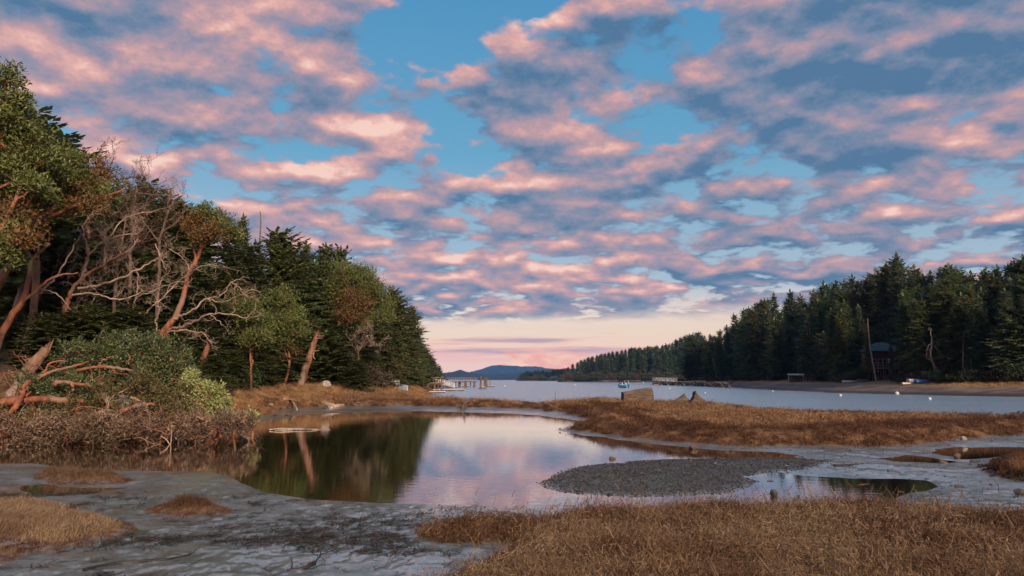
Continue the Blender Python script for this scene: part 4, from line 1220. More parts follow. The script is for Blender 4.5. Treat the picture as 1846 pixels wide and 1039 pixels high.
# ---- headlands: land, then trees
def headland(name, label, Y, outline, seed, depth):
    """outline: (pixel x, metres of land height); the shore runs along the water."""
    rng = np.random.default_rng(seed)
    pts = np.array(outline, float)
    xs = np.linspace(pts[0, 0], pts[-1, 0], 90)
    hs = np.interp(xs, pts[:, 0], pts[:, 1])
    X = (xs - W_PX / 2) / F_PX * Y * math.cos(PITCH)
    prof = [(-6, -0.8), (0, 0.0), (3, 0.9), (10, 1.8)] + [(10 + depth * k / 10, None) for k in range(1, 11)]
    V = np.zeros((len(prof), len(xs), 3))
    for i, (dy, zz) in enumerate(prof):
        w = 4 * np.sin(xs * 0.09 + 1) + 2 * np.sin(xs * 0.31)
        k = (dy - 10) / depth
        z = np.full(len(xs), zz) if zz is not None else 1.8 + hs * math.sin(min(1, max(k, 0) * 1.25) * math.pi / 2)
        z = np.where(hs <= 0.0, -0.8, z)
        V[i] = np.stack((X, Y + dy + w, z), 1)
    nA, nB = len(prof), len(xs)
    i, j = np.meshgrid(np.arange(nA - 1), np.arange(nB - 1), indexing='ij')
    Fq = np.stack((i * nB + j, i * nB + j + 1, (i + 1) * nB + j + 1, (i + 1) * nB + j), -1).reshape(-1, 4)
    g = Geo()
    g.add(V.reshape(-1, 3), Fq)
    o = link(name, g.mesh(name, mat('headland_soil', (0.07, 0.055, 0.042), (0.032, 0.030, 0.020), 0.95, 0.12, obj=False), True))
    tag(o, label, 'headland', kind='structure')
    return lambda px, k: (float((px - W_PX / 2) / F_PX * Y * math.cos(PITCH)), Y + 10 + depth * k, float(1.8 + np.interp(px, pts[:, 0], pts[:, 1]) * math.sin(min(1, k * 1.25) * math.pi / 2)))


mid = headland('headland', 'wooded headland across the bay between hills and right shore', 640, [(1012, 0.0), (1018, 0.6), (1040, 2), (1080, 6), (1140, 11), (1200, 14), (1290, 18)], 3, 60)
far = headland('far_headland', 'low wooded point beyond the headland at the bay mouth', 1150, [(930, 0.0), (938, 0.6), (960, 1.5), (1030, 3), (1060, 3)], 4, 50)
SKY_MID = np.array([(1015, 676), (1028, 664), (1045, 655), (1065, 646), (1090, 639), (1120, 634), (1160, 627), (1200, 624), (1230, 620), (1260, 606), (1290, 598)], float)
for ri in range(3):
    px = 1018.0 + 3 * ri
    while px < 1286:
        pos = mid(px, (0.0, 0.25, 0.6)[ri] + rng_r.uniform(0, 0.12))
        top = np.interp(px, SKY_MID[:, 0], SKY_MID[:, 1]) + (16, 9, 1.5)[ri] * rng_r.uniform(0.3, 1.4)
        Ht = atd(px, top, pos[1])[2] - pos[2]
        if Ht > 3:
            t = place_conifer(FIR_FAR[rng_r.integers(0, 3)], pos, Ht, 20.0, 'distant conifer with bare lower trunk on the wooded headland across the bay', 'conifers on the headland', rng_r.uniform(0, 6.28), rng_r.uniform(0.8, 1.15))
            RANKED.append((t, px, ('waterside conifers', 'middle conifers', 'skyline conifers')[ri], 'mid'))
        px += rng_r.uniform(5.5, 9.5)
px = 938.0
while px < 1024:
    pos = far(px, rng_r.uniform(0, 0.5))
    Ht = atd(px, np.interp(px, (935, 948, 990, 1030), (676, 669, 667, 664)) + rng_r.uniform(0, 4), pos[1])[2] - pos[2]
    if Ht > 2:
        t = place_conifer(FIR_FAR[rng_r.integers(0, 2)], pos, Ht, 20.0, 'small distant conifer on the low point at the bay mouth', 'conifers on the far point', rng_r.uniform(0, 6.28), rng_r.uniform(1.2, 1.7))
        RANKED.append((t, px, 'small conifers', 'far'))
    px += rng_r.uniform(3.2, 5.2)
# low scrub at the foot of the headlands
for o_, a, b, st, sz in ((mid, 1020, 1225, 9, 3.0), (far, 940, 1026, 8, 3.2)):
    px = a
    while px < b:
        p = o_(px, 0.0)
        v = shrub_v[rng_r.integers(0, 3)]
        t = thing('shoreline_scrub', 'low scrub at the waterline of the wooded headland across the bay' if o_ is mid else 'low scrub at the waterline of the low point at the bay mouth', 'shrub', (p[0], p[1] - 6, 0.8), 0.2, 'headland scrub' if o_ is mid else 'far point scrub')
        t.scale = (sz, sz, sz * rng_r.uniform(0.6, 1.1))
        link('foliage', v[0], t)
        RANKED.append((t, px, 'low scrub bushes', 'mid' if o_ is mid else 'far'))
        px += st * rng_r.uniform(0.7, 1.3)


def mountain(name, label, Y, skyline, col):
    rng = np.random.default_rng(len(name))
    pts = np.array(skyline, float)
    xs = np.linspace(pts[0, 0], pts[-1, 0], 260)
    top = np.interp(xs, pts[:, 0], pts[:, 1]) + (fbm(xs * 0.13, xs * 0 + Y, 4, 3) - 0.5) * 2.2
    rowsn = 16
    V = np.zeros((rowsn, len(xs), 3))
    for i in range(rowsn):
        k = i / (rowsn - 1)
        Yi = Y * (0.86 + 0.14 * k)
        H = np.array([atd(x, t, Y)[2] for x, t in zip(xs, top)])
        Xi = (xs - W_PX / 2) / F_PX * Y * math.cos(PITCH)
        bump = (fbm(xs * 0.16 + 5, np.full(len(xs), k * 5.0), 4, 8) - 0.5) * 0.22 * H * math.sin(math.pi * k)
        V[i] = np.stack((Xi, np.full(len(xs), Yi), np.maximum(-2, H * k ** 0.8 + bump) if i else np.full(len(xs), -3.0)), 1)
    i, j = np.meshgrid(np.arange(rowsn - 1), np.arange(len(xs) - 1), indexing='ij')
    nB = len(xs)
    g = Geo()
    g.add(V.reshape(-1, 3), np.stack((i * nB + j, i * nB + j + 1, (i + 1) * nB + j + 1, (i + 1) * nB + j), -1).reshape(-1, 4))
    o = link(name, g.mesh(name, mat(name, col, tuple(c * 0.7 for c in col), 1.0, 0.004, obj=False), True))
    tag(o, label, 'hills', kind='structure')


mountain('near_hills', 'long low blue wooded hills across the bay', 3600, [(560, 676), (700, 674), (760, 673), (800, 672.5), (818, 670), (828, 667), (838, 669), (850, 673), (880, 676), (910, 674), (940, 671), (980, 668), (1010, 665), (1060, 664), (1200, 668)], (0.012, 0.022, 0.020))
mountain('far_hills', 'higher hazy blue hills behind the low hills', 7000, [(640, 676), (790, 676), (840, 673), (862, 667), (876, 663), (890, 658.5), (910, 659), (940, 660.5), (965, 660), (985, 664), (1020, 667), (1060, 668), (1200, 672)], (0.012, 0.022, 0.020))


def haze():
    g = Geo()
    g.box((0, 3920, 99), (12000, 8200, 206))
    M = bpy.data.materials.new('haze')
    M.use_nodes = True
    n = Nodes(M.node_tree)
    v = n.new('ShaderNodeVolumePrincipled')
    v.inputs['Color'].default_value = (0.12, 0.42, 1.0, 1)
    v.inputs['Density'].default_value = 0.000045
    v.inputs['Anisotropy'].default_value = 0.0
    out = n.new('ShaderNodeOutputMaterial')
    n.t.links.new(v.outputs[0], out.inputs['Volume'])
    o = link('haze', g.mesh('haze', M))
    tag(o, 'thin blue haze over the bay', 'haze', kind='stuff')


haze()

name_by_place({'left': [(130, 'at the far left edge of the forest'), (270, 'behind the dead bleached madrones'), (400, 'around the big orange trunked madrone'), (470, 'behind the bright rounded madrone'), (560, 'left of the leaning broken snag'), (640, 'right of the leaning broken snag'), (720, 'behind the large domed madrone'), (9999, 'near the pier at the bank tip')],
               'right': [(1300, 'above the dark rock breakwater'), (1415, 'along the rocky shore left of the shed'), (1480, 'around the grey boat shed'), (1560, 'between the boat shed and red house'), (1640, 'around the dark red house'), (1720, 'around the pale twisted snag'), (9999, 'above the dry grass strip')],
               'mid': [(1085, 'at the low left end of the headland'), (1150, 'in the middle of the headland'), (9999, 'at the high right end of the headland')],
               'far': [(985, 'on the left half of the far point'), (9999, 'on the right half of the far point')]})

# ------------------------------------------------------------------ grass, gravel, seaweed
def grass_material(name, cols, patch=0.45, rough=0.75):
    M = bpy.data.materials.new(name)
    M.use_nodes = True
    n = Nodes(M.node_tree)
    pos = n.new('ShaderNodeNewGeometry').outputs['Position']
    f = n.noise(pos, patch, 4.0, 0.6)
    col = n.ramp(f, [(0.30, cols[0]), (0.44, cols[1]), (0.56, cols[2]), (0.70, cols[3])])
    t = n.new('ShaderNodeAttribute', attribute_name='tone').outputs['Fac']
    col = n.mix(1.0, col, n.ramp(t, [(0, (0.45, 0.40, 0.36)), (0.6, (0.9, 0.88, 0.85)), (1, (1.1, 1.05, 1.0))]), 'MULTIPLY')
    r = n.new('ShaderNodeObjectInfo').outputs['Random']
    col = n.mix(1.0, col, n.ramp(r, [(0, (0.50, 0.44, 0.40)), (0.5, (0.95, 0.93, 0.9)), (1, (1.12, 1.1, 1.05))]), 'MULTIPLY')
    p = n.new('ShaderNodeBsdfPrincipled')
    n.put(p.inputs['Base Color'], col)
    p.inputs['Roughness'].default_value = rough
    p.inputs['Specular IOR Level'].default_value = 0.25
    tl = n.new('ShaderNodeBsdfTranslucent')
    n.put(tl.inputs[0], col)
    mx = n.new('ShaderNodeMixShader')
    mx.inputs[0].default_value = 0.2
    n.t.links.new(p.outputs[0], mx.inputs[1]); n.t.links.new(tl.outputs[0], mx.inputs[2])
    out = n.new('ShaderNodeOutputMaterial')
    n.t.links.new(mx.outputs[0], out.inputs[0])
    return M


G_TAN = grass_material('dry_grass', [(0.135, 0.080, 0.048), (0.215, 0.142, 0.088), (0.28, 0.205, 0.135), (0.165, 0.115, 0.062)], 0.8)
G_RUST = grass_material('rust_grass', [(0.145, 0.080, 0.042), (0.25, 0.142, 0.070), (0.34, 0.21, 0.115), (0.215, 0.155, 0.078)], 0.35)
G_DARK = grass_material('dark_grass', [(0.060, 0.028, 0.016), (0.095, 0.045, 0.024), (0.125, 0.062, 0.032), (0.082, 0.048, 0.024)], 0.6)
G_STRAW = grass_material('straw_grass', [(0.33, 0.18, 0.080), (0.40, 0.24, 0.115), (0.45, 0.30, 0.16), (0.30, 0.16, 0.07)], 0.3)


def blades(g, rng, root, h, w, lean, wind, curl=0.5):
    n = len(root)
    a = rng.uniform(0, 6.283, n)
    d = np.stack((np.cos(a), np.sin(a), np.zeros(n)), 1) * rng.uniform(0.2, 1.0, (n, 1)) * lean + np.asarray(wind)
    hh = (h * rng.uniform(0.55, 1.25, n))[:, None]
    up = np.array((0, 0, 1.0))
    b = rng.uniform(0, 6.283, n)
    s = np.stack((np.cos(b), np.sin(b), np.zeros(n)), 1) * w
    m1 = root + up * hh * 0.5 + d * hh * 0.3
    tip = root + up * hh * (1.0 - curl * rng.uniform(0.2, 1.1, (n, 1))) + d * hh * 1.05
    V = np.stack((root - s, root + s, m1 + s * 0.85, m1 - s * 0.85, tip + s * 0.12, tip - s * 0.12), 1).reshape(-1, 3)
    k = np.arange(n)[:, None] * 6
    Fq = np.concatenate((k + np.array((0, 1, 2, 3)), k + np.array((3, 2, 4, 5))), 0)
    t = np.clip(rng.normal(0.55, 0.25, n), 0, 1)
    g.add(V, Fq, np.concatenate((t, t)))


def tuft_mesh(name, seed, n, spread, h, w, lean, wind, material, curl=0.5):
    rng = np.random.default_rng(seed)
    g = Geo()
    root = np.stack((rng.normal(0, spread, n), rng.normal(0, spread, n), np.full(n, -0.02)), 1)
    blades(g, rng, root, h, w, lean, wind, curl)
    return g.mesh(name, material)


def ico(sub):
    import bmesh
    bm = bmesh.new()
    bmesh.ops.create_icosphere(bm, subdivisions=sub, radius=1.0)
    V = np.array([v.co[:] for v in bm.verts]); Fv = np.array([[v.index for v in f.verts] for f in bm.faces])
    bm.free()
    return V, Fv


ICO1, ICO2, ICO3 = ico(1), ico(2), ico(3)


def stone_geo(seed, size, base=None, rough=0.25):
    V, Fv = base or ICO2
    rng = np.random.default_rng(seed)
    out = V.copy()
    for k in range(7):                                        # cut flat faces, then roughen
        nrm = rng.normal(0, 1, 3); nrm /= np.linalg.norm(nrm)
        dd = out @ nrm
        lim = rng.uniform(0.55, 0.9)
        out = out - np.where(dd > lim, dd - lim, 0)[:, None] * nrm * 0.9
    ph = rng.uniform(0, 6, (4, 3))
    r = sum(np.sin(V @ (rng.normal(0, 2.5, 3)) + ph[i, 0]) for i in range(4)) * 0.25
    out = out * (1 + rough * 0.4 * r)[:, None] * np.asarray(size)
    return out, Fv


def scatter(name, label, cat, P, rot, scl, idx, meshes):
    """One uncountable mass: copies of small meshes stood on points."""
    src = bpy.data.collections.new(name + '_pieces')
    for i, m in enumerate(meshes):
        o = bpy.data.objects.new('%s_piece_%02d' % (name, i), m)
        src.objects.link(o)
    me = bpy.data.meshes.new(name)
    me.vertices.add(len(P))
    me.vertices.foreach_set('co', np.asarray(P, np.float32).ravel())
    for key, kind, field, arr in (('turn', 'FLOAT_VECTOR', 'vector', rot), ('size', 'FLOAT_VECTOR', 'vector', scl), ('which', 'INT', 'value', idx)):
        at_ = me.attributes.new(key, kind, 'POINT')
        at_.data.foreach_set(field, np.asarray(arr, np.int32 if kind == 'INT' else np.float32).ravel())
    ng = bpy.data.node_groups.new(name, 'GeometryNodeTree')
    ng.interface.new_socket('Geometry', in_out='INPUT', socket_type='NodeSocketGeometry')
    ng.interface.new_socket('Geometry', in_out='OUTPUT', socket_type='NodeSocketGeometry')
    N = ng.nodes
    gi, go = N.new('NodeGroupInput'), N.new('NodeGroupOutput')
    ci = N.new('GeometryNodeCollectionInfo')
    ci.inputs['Collection'].default_value = src
    ci.inputs['Separate Children'].default_value = True
    ci.inputs['Reset Children'].default_value = True
    ip = N.new('GeometryNodeInstanceOnPoints')
    ip.inputs['Pick Instance'].default_value = True
    L = ng.links
    L.new(gi.outputs[0], ip.inputs['Points'])
    L.new(ci.outputs[0], ip.inputs['Instance'])
    for key, dt, sock in (('turn', 'FLOAT_VECTOR', 'Rotation'), ('size', 'FLOAT_VECTOR', 'Scale'), ('which', 'INT', 'Instance Index')):
        a = N.new('GeometryNodeInputNamedAttribute')
        a.data_type = dt
        a.inputs['Name'].default_value = key
        L.new(a.outputs[0], ip.inputs[sock])
    L.new(ip.outputs[0], go.inputs[0])
    o = link(name, me)
    md = o.modifiers.new('scatter', 'NODES')
    md.node_group = ng
    tag(o, label, cat, kind='stuff')
    return o


rng_g = np.random.default_rng(3)


def swirl(X, Y, freq, tilt, wild=1.3):
    """Grass lies over in eddies: neighbours lean much the same way."""
    a = (fbm(X * freq, Y * freq, 3, 71) - 0.5) * 9.0 + rng_g.normal(0, wild, len(X))
    k = np.clip(rng_g.normal(tilt, 0.35, len(X)), 0.05, 1.25)
    return np.stack((rng_g.normal(0, 0.15, len(X)), k, a), 1)


WIND = (0.25, 0.05, 0)
# foreground mat of short dry grass
fore_t = [tuft_mesh('fore_tuft_%d' % i, 300 + i, 30, 0.045, (0.045, 0.055, 0.04, 0.075, 0.04, 0.055)[i], 0.0017, 1.4, WIND, (G_TAN, G_TAN, G_TAN, G_STRAW, G_TAN, G_DARK)[i], 0.9) for i in range(6)]
n = 130000
Yc = np.sqrt(rng_g.uniform(1.2 ** 2, 13.0 ** 2, n))
Xc = rng_g.uniform(-0.8, 0.8, n) * Yc
zz = zones(Xc, Yc)
keep = (zz['fore'] > 0.0) & (rng_g.random(n) < np.clip(0.3 + Yc / 9, 0, 1))
Xc, Yc, fr = Xc[keep], Yc[keep], zz['fore'][keep]
Zc = height(Xc, Yc)
big = fbm(Xc * 0.9, Yc * 0.9, 3, 41)
which = np.where(rng_g.random(len(Xc)) < np.where((fr < 0.5) | (big > 0.60), 0.55, 0.10), 5, rng_g.choice([0, 1, 2, 4, 3], len(Xc), p=[.32, .26, .215, .20, .005]))
sc = np.exp(rng_g.normal(0.0, 0.3, len(Xc))) * np.where(fr < 0.9, 1.2, 1.0) * (0.7 + 0.8 * big)
scatter('foreground_grass', 'matted dry tan and brown marsh grass covering the near bank', 'grass', np.stack((Xc, Yc, Zc), 1), swirl(Xc, Yc, 0.7, 0.75), np.stack((sc, sc, sc), 1), which, fore_t)

# spit and left shore
marsh_t = [tuft_mesh('marsh_tuft_%d' % i, 330 + i, 34, 0.13, (0.22, 0.26, 0.18, 0.24, 0.20, 0.38, 0.42)[i], (0.006, 0.006, 0.007, 0.007, 0.007, 0.005, 0.005)[i], 0.8, WIND, (G_RUST, G_RUST, G_TAN, G_DARK, G_DARK, G_STRAW, G_STRAW)[i], (0.6, 0.55, 0.7, 0.7, 0.7, 0.25, 0.2)[i]) for i in range(7)]
n = 170000
Yc = rng_g.uniform(22, 112, n)
Xc = rng_g.uniform(-24, 62, n)
ok = (np.abs(Xc) < 0.76 * Yc + 2) & (rng_g.random(n) < np.clip(1.5 - Yc / 75, 0.25, 1.0))
Xc, Yc = Xc[ok], Yc[ok]
zz = zones(Xc, Yc)
ok = (zz['marsh'] > 0.05) & (zz['forl'] < 2.5) & (zz['bay'] < 0.6)
Xc, Yc = Xc[ok], Yc[ok]
m_, f_, pd = zz['marsh'][ok], zz['forl'][ok], zz['bay'][ok]
Zc = height(Xc, Yc)
ok = Zc > 0.05
Xc, Yc, Zc, m_, f_, pd = (q[ok] for q in (Xc, Yc, Zc, m_, f_, pd))
patch = fbm(Xc * 0.35, Yc * 0.35, 3, 51)
band = m_ + (patch - .5) * 2.5
which = np.where(band < np.where(Xc > 5, 3.0, 1.0), rng_g.choice([3, 4], len(Xc)), rng_g.choice([0, 1, 2, 3], len(Xc), p=[.42, .33, .19, .06]))
which = np.where((f_ > -5.5) & (Yc > 38) & (rng_g.random(len(Xc)) < 0.38), rng_g.choice([5, 6], len(Xc)), which)
which = np.where((pd > -4) & (rng_g.random(len(Xc)) < 0.10), 5, which)
sc = rng_g.uniform(0.7, 1.3, len(Xc)) * (0.65 + 0.6 * patch) * (1 + np.clip(Yc - 40, 0, 60) / 120)
scatter('marsh_grass', 'orange brown salt marsh grass on the spit and left shore', 'grass', np.stack((Xc, Yc, Zc), 1), swirl(Xc, Yc, 0.22, 0.6), np.stack((sc, sc, sc * rng_g.uniform(.6, 1.1, len(Xc))), 1), which, marsh_t)

# dry strip above the right beach
n = 9000
Xc = rng_g.uniform(58, 100, n); Yc = rng_g.uniform(80, 125, n)
zz = zones(Xc, Yc)
ok = (zz['landr'] > 9.5) & (zz['landr'] < 15.5)
Xc, Yc = Xc[ok], Yc[ok]
sc = rng_g.uniform(1.0, 1.8, len(Xc)) * np.clip((Xc - 58) / 14, 0.25, 1)
scatter('beach_grass', 'strip of dry yellow grass along the top of the right beach', 'grass', np.stack((Xc, Yc, height(Xc, Yc)), 1), np.stack((sc * 0, sc * 0, rng_g.uniform(-3, 3, len(Xc))), 1), np.stack((sc, sc, sc * .7), 1), rng_g.choice([5, 6, 1], len(Xc)), marsh_t)

# separate tussocks on the mud
tus_lab = ['long thin tuft of brown grass on the mud beside the left puddle', 'oval tussock of tan grass alone on the mud at left', 'broad matted grass mound at the left edge of the mud', 'small grass clump in the bottom left corner below the broad mound', 'dark brown grass hummock at the right edge beside the puddle']
for i, poly in enumerate(TUSSOCKS):
    rg = np.random.default_rng(400 + i)
    Pp = np.array(poly)
    lo, hi = Pp.min(0), Pp.max(0)
    area = (hi - lo).prod()
    k = int(area * (330 if i < 4 else 110))
    X_, Y_ = rg.uniform(lo[0], hi[0], k), rg.uniform(lo[1], hi[1], k)
    zs = zones(X_, Y_)['tus'][i]
    ok = (zs > -0.02) & (np.abs(X_) < 0.78 * Y_ + .5)
    X_, Y_, zs = X_[ok], Y_[ok], zs[ok]
    Z_ = height(X_, Y_)
    c = np.array((X_.mean(), Y_.mean(), Z_.min()))
    t = thing('grass_tussock', tus_lab[i], 'grass tussock', c)
    light_, dark_ = Geo(), Geo()
    per = 14
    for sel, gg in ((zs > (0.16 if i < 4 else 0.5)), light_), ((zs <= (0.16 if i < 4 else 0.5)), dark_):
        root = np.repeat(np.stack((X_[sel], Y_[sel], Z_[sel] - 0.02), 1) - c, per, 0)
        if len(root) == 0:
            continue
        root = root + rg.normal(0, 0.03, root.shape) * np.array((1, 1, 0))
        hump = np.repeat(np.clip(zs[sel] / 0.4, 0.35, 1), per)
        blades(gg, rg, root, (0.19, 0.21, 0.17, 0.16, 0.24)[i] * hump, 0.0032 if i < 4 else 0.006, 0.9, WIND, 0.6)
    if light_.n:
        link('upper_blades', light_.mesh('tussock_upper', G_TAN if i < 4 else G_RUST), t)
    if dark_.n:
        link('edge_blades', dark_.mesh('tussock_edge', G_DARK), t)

# gravel bar and scattered stones
PEBBLE = [mat('pebble_grey', (0.046, 0.044, 0.043), (0.018, 0.017, 0.017), 0.5, 6.0, rnd=0.5), mat('pebble_pale', (0.19, 0.175, 0.16), (0.10, 0.092, 0.085), 0.6, 6.0, rnd=0.3), mat('pebble_brown', (0.055, 0.042, 0.034), (0.024, 0.018, 0.015), 0.5, 6.0, rnd=0.4)]
peb = []
for i in range(6):
    V, Fv = stone_geo(500 + i, (1.0, 0.8, 0.55), ICO1)
    g = Geo(); g.add(V, Fv)
    peb.append(g.mesh('pebble_%d' % i, PEBBLE[(0, 0, 0, 1, 2, 2)[i]]))
n = 100000
Xc, Yc = rng_g.uniform(0, 10, n), rng_g.uniform(11.5, 22.5, n)
zs = zones(Xc, Yc)['grav'] + rng_g.normal(0, 1, n) * rng_g.choice([0.05, 0.3], n, p=[.8, .2])
X2, Y2 = rng_g.uniform(-12, 26, 30000), rng_g.uniform(9, 34, 30000)
z2 = zones(X2, Y2)
wet = np.maximum(z2['pond'], z2['pud'])
ok2 = (wet < 0.02) & (wet > -2.2) & (z2['marsh'] < 0) & (z2['fore'] < 0) & (np.abs(X2) < .78 * Y2) & ((X2 > 1.0) | (rng_g.random(len(X2)) < 0.05)) & (rng_g.random(len(X2)) < 0.6)
ok = zs > 0
Xc, Yc = np.append(Xc[ok], X2[ok2]), np.append(Yc[ok], Y2[ok2])
Zc = height(Xc, Yc)
sc = np.exp(rng_g.normal(math.log(0.0088), 0.5, len(Xc)))
scatter('gravel', 'grey shingle of the low bar in the pond and its muddy margins', 'gravel', np.stack((Xc, Yc, Zc + sc * 0.2), 1), rng_g.uniform(-3, 3, (len(Xc), 3)) * np.array((.15, .15, 1)), np.stack((sc * 1.2, sc * 1.2, sc), 1), rng_g.choice(6, len(Xc), p=[.31, .26, .22, .02, .1, .09]), peb)

# torn weed lying on the mud
WEED = mat('brown_weed', (0.060, 0.038, 0.018), (0.028, 0.018, 0.010), 0.45, 8.0, rnd=0.4)
WEED_G = mat('green_weed', (0.035, 0.062, 0.030), (0.018, 0.036, 0.020), 0.4, 8.0, rnd=0.4)
wm = []
for i in range(6):
    rg = np.random.default_rng(600 + i)
    g = Geo()
    for k in range(5):
        p0 = rg.normal(0, 0.03, 3) * np.array((1, 1, 0))
        a = rg.normal(0.1, 0.6)
        C = np.array([p0 + np.array((math.cos(a) * s * 0.05, math.sin(a) * s * 0.05, 0.006 + 0.008 * math.sin(s * 2 + k))) + rg.normal(0, .004, 3) for s in range(4)])
        wd = 0.007 * np.array((0.5, 1, .8, .2))[:, None] * np.array((-math.sin(a), math.cos(a), 0.15 * rg.normal()))
        V = np.concatenate((C - wd, C + wd))
        g.add(V, [(j, j + 1, j + 5, j + 4) for j in range(3)], rg.random())
    wm.append(g.mesh('weed_%d' % i, WEED if i < 4 else WEED_G))
n = 30000
Yc = np.sqrt(rng_g.uniform(5.5 ** 2, 15 ** 2, n)); Xc = rng_g.uniform(-0.75, 0.05, n) * Yc
zz = zones(Xc, Yc)
f = fbm(Xc * 0.55 + 3, Yc * 0.9, 3, 61)
c1 = at(640, 962)
spot = np.exp(-((Xc - c1[0]) / 1.7) ** 2 - ((Yc - c1[1]) / 0.9) ** 2)
ok = (np.maximum.reduce([zz['fore'], zz['pond'], zz['pud']] + zz['tus']) < -0.05) & (rng_g.random(n) < np.clip((f - 0.52) * 2.2, 0.01, 0.3) + 0.20 * spot)
Xc, Yc = Xc[ok], Yc[ok]
sc = rng_g.uniform(0.6, 1.5, len(Xc))
scatter('seaweed', 'torn brown and dark green weed strewn over the wet mud', 'seaweed', np.stack((Xc, Yc, height(Xc, Yc) + 0.004), 1), np.stack((sc * 0, sc * 0, rng_g.normal(0.2, .5, len(sc))), 1), np.stack((sc, sc, sc), 1), rng_g.choice(6, len(sc), p=[.22, .22, .2, .16, .1, .1]), wm)

# ------------------------------------------------------------------ rocks, driftwood, wreck timbers
ROCK = mat('dark_rock', (0.085, 0.072, 0.062), (0.035, 0.030, 0.027), 0.6, 5.0, 0.02, 14)
ROCK_P = mat('pale_rock', (0.34, 0.295, 0.255), (0.17, 0.14, 0.115), 0.7, 5.0, 0.02, 14)
ROCK_B = mat('brown_rock', (0.125, 0.085, 0.060), (0.055, 0.038, 0.028), 0.7, 5.0, 0.02, 14)


def rock(label, p, size, seed, m=ROCK, name='rock'):
    V, Fv = stone_geo(seed, np.asarray(size) * (0.75 if name == 'rock' else 1.0), ICO3 if max(size) > 0.12 else ICO2)
    g = Geo(); g.add(V, Fv)
    o = link(name, g.mesh(name, m, False), None, p)
    tag(o, label, 'rock')


def on_px(px, py, z=0.0, dz=0.0):
    """Pixel on the level z, then set on the ground there (or on the water, where the ground is below it)."""
    p = at(px, py, z)
    return np.array((p[0], p[1], max(ground_z(p[0], p[1]), -0.02) + dz))


rock('angular dark rock standing in the shallow pool by the near grass', on_px(1395, 894, 0, 0.06), (.10, .09, .12), 1)
rock('flat dark rock lying in the pool behind the angular rock', on_px(1389, 868, 0, 0.01), (.13, .08, .05), 2)
rock('small pale brown rock poking out of the pond left of the gravel bar', on_px(1104, 828, 0, 0.03), (.13, .09, .10), 3, ROCK_B)
rock('pale boulder at the far muddy edge of the pond', on_px(596, 737, 0.1, 0.10), (.34, .26, .24), 4, ROCK_P)
rock('brown stone leaning against the pale boulder on the far pond edge', on_px(584, 737.5, 0.1, 0.06), (.30, .22, .17), 5, ROCK_B)
rock('pale stone at the left end of the far mud band', on_px(472, 743, 0.1, 0.06), (.30, .2, .14), 6, ROCK_P)
rock('small pale stone on the grass edge behind the far mud band', on_px(487, 738, 0.2, 0.05), (.28, .2, .12), 7, ROCK_P)
rock('dark stone on the teal mud of the far pond shore', on_px(497, 749, 0.08, 0.05), (.22, .16, .1), 8)
rock('brown stone on the mud strip left of the pale boulder', on_px(518, 748, 0.08, 0.05), (.24, .16, .12), 9, ROCK_B)
rock('knobbly brown rock on the spit waterline above the dark inlet', on_px(1250, 807, 0.05, 0.05), (.20, .16, .15), 10, ROCK_B)
rock('small grey rock right of the knobbly brown rock', on_px(1320, 812, 0.03, 0.04), (.10, .08, .08), 11)
rock('rounded brown rock in front of the right hand puddle', on_px(1726, 826, 0.03, 0.06), (.16, .13, .13), 12, ROCK_B)
rock('low brown rock left of the right hand puddle on the mud', on_px(1700, 834, 0.03, 0.03), (.17, .12, .08), 13, ROCK_B)
rock('flat dark stone on the mud between the puddle and the brown hummock', on_px(1758, 832, 0.03, 0.02), (.2, .12, .05), 14)
rock('dark rock at the right edge of the bare mud flat', on_px(1838, 891, 0.08, 0.05), (.13, .1, .09), 15)
rock('small yellowish rock caught on the dark edge of the spit grass', on_px(1736, 787, 0.25, 0.12), (.17, .13, .13), 16, ROCK_P)
rock('low dark rock on the right mud flat behind the pool', on_px(1730, 876, 0.05, 0.02), (.16, .1, .05), 17)
rock('large pale grey boulder half buried in the left brush', atd(224, 729, 29.2), (.75, .5, .42), 18, ROCK_P, 'boulder')
rock('pale boulder in the dry grass under the broad low fir', on_ground(587, 64, 0.25), (.45, .35, .4), 19, ROCK_P, 'boulder')
for k, (px, py) in enumerate(((1800, 746), (1815, 744.5), (1829, 743), (1840, 741), (1852, 742), (1866, 740))):
    rock(('low dark rock at the left end of the rocks by the right edge', 'dark rock in the channel second from the left by the right edge', 'dark rock in the channel third from the left by the right edge', 'tall dark rock in the channel at the right edge of the picture',
          'dark rock just past the right edge of the channel rocks', 'outermost dark rock beyond the right edge')[k], at(px, py + 6, 0.1) + (0, 0, 0.0), (.42, .3, .16 + .05 * k), 30 + k)

DRIFT = mat('driftwood', (0.40, 0.29, 0.21), (0.22, 0.15, 0.105), 0.85, 2.5, 0.01, 16, stretch=(1, 1, 1))
DRIFT_D = mat('dark_driftwood', (0.16, 0.105, 0.075), (0.07, 0.045, 0.032), 0.85, 2.5, 0.015, 14)
BLACKWOOD = mat('wet_branch', (0.030, 0.024, 0.020), (0.014, 0.011, 0.010), 0.5, 8.0, 0.004, 30)


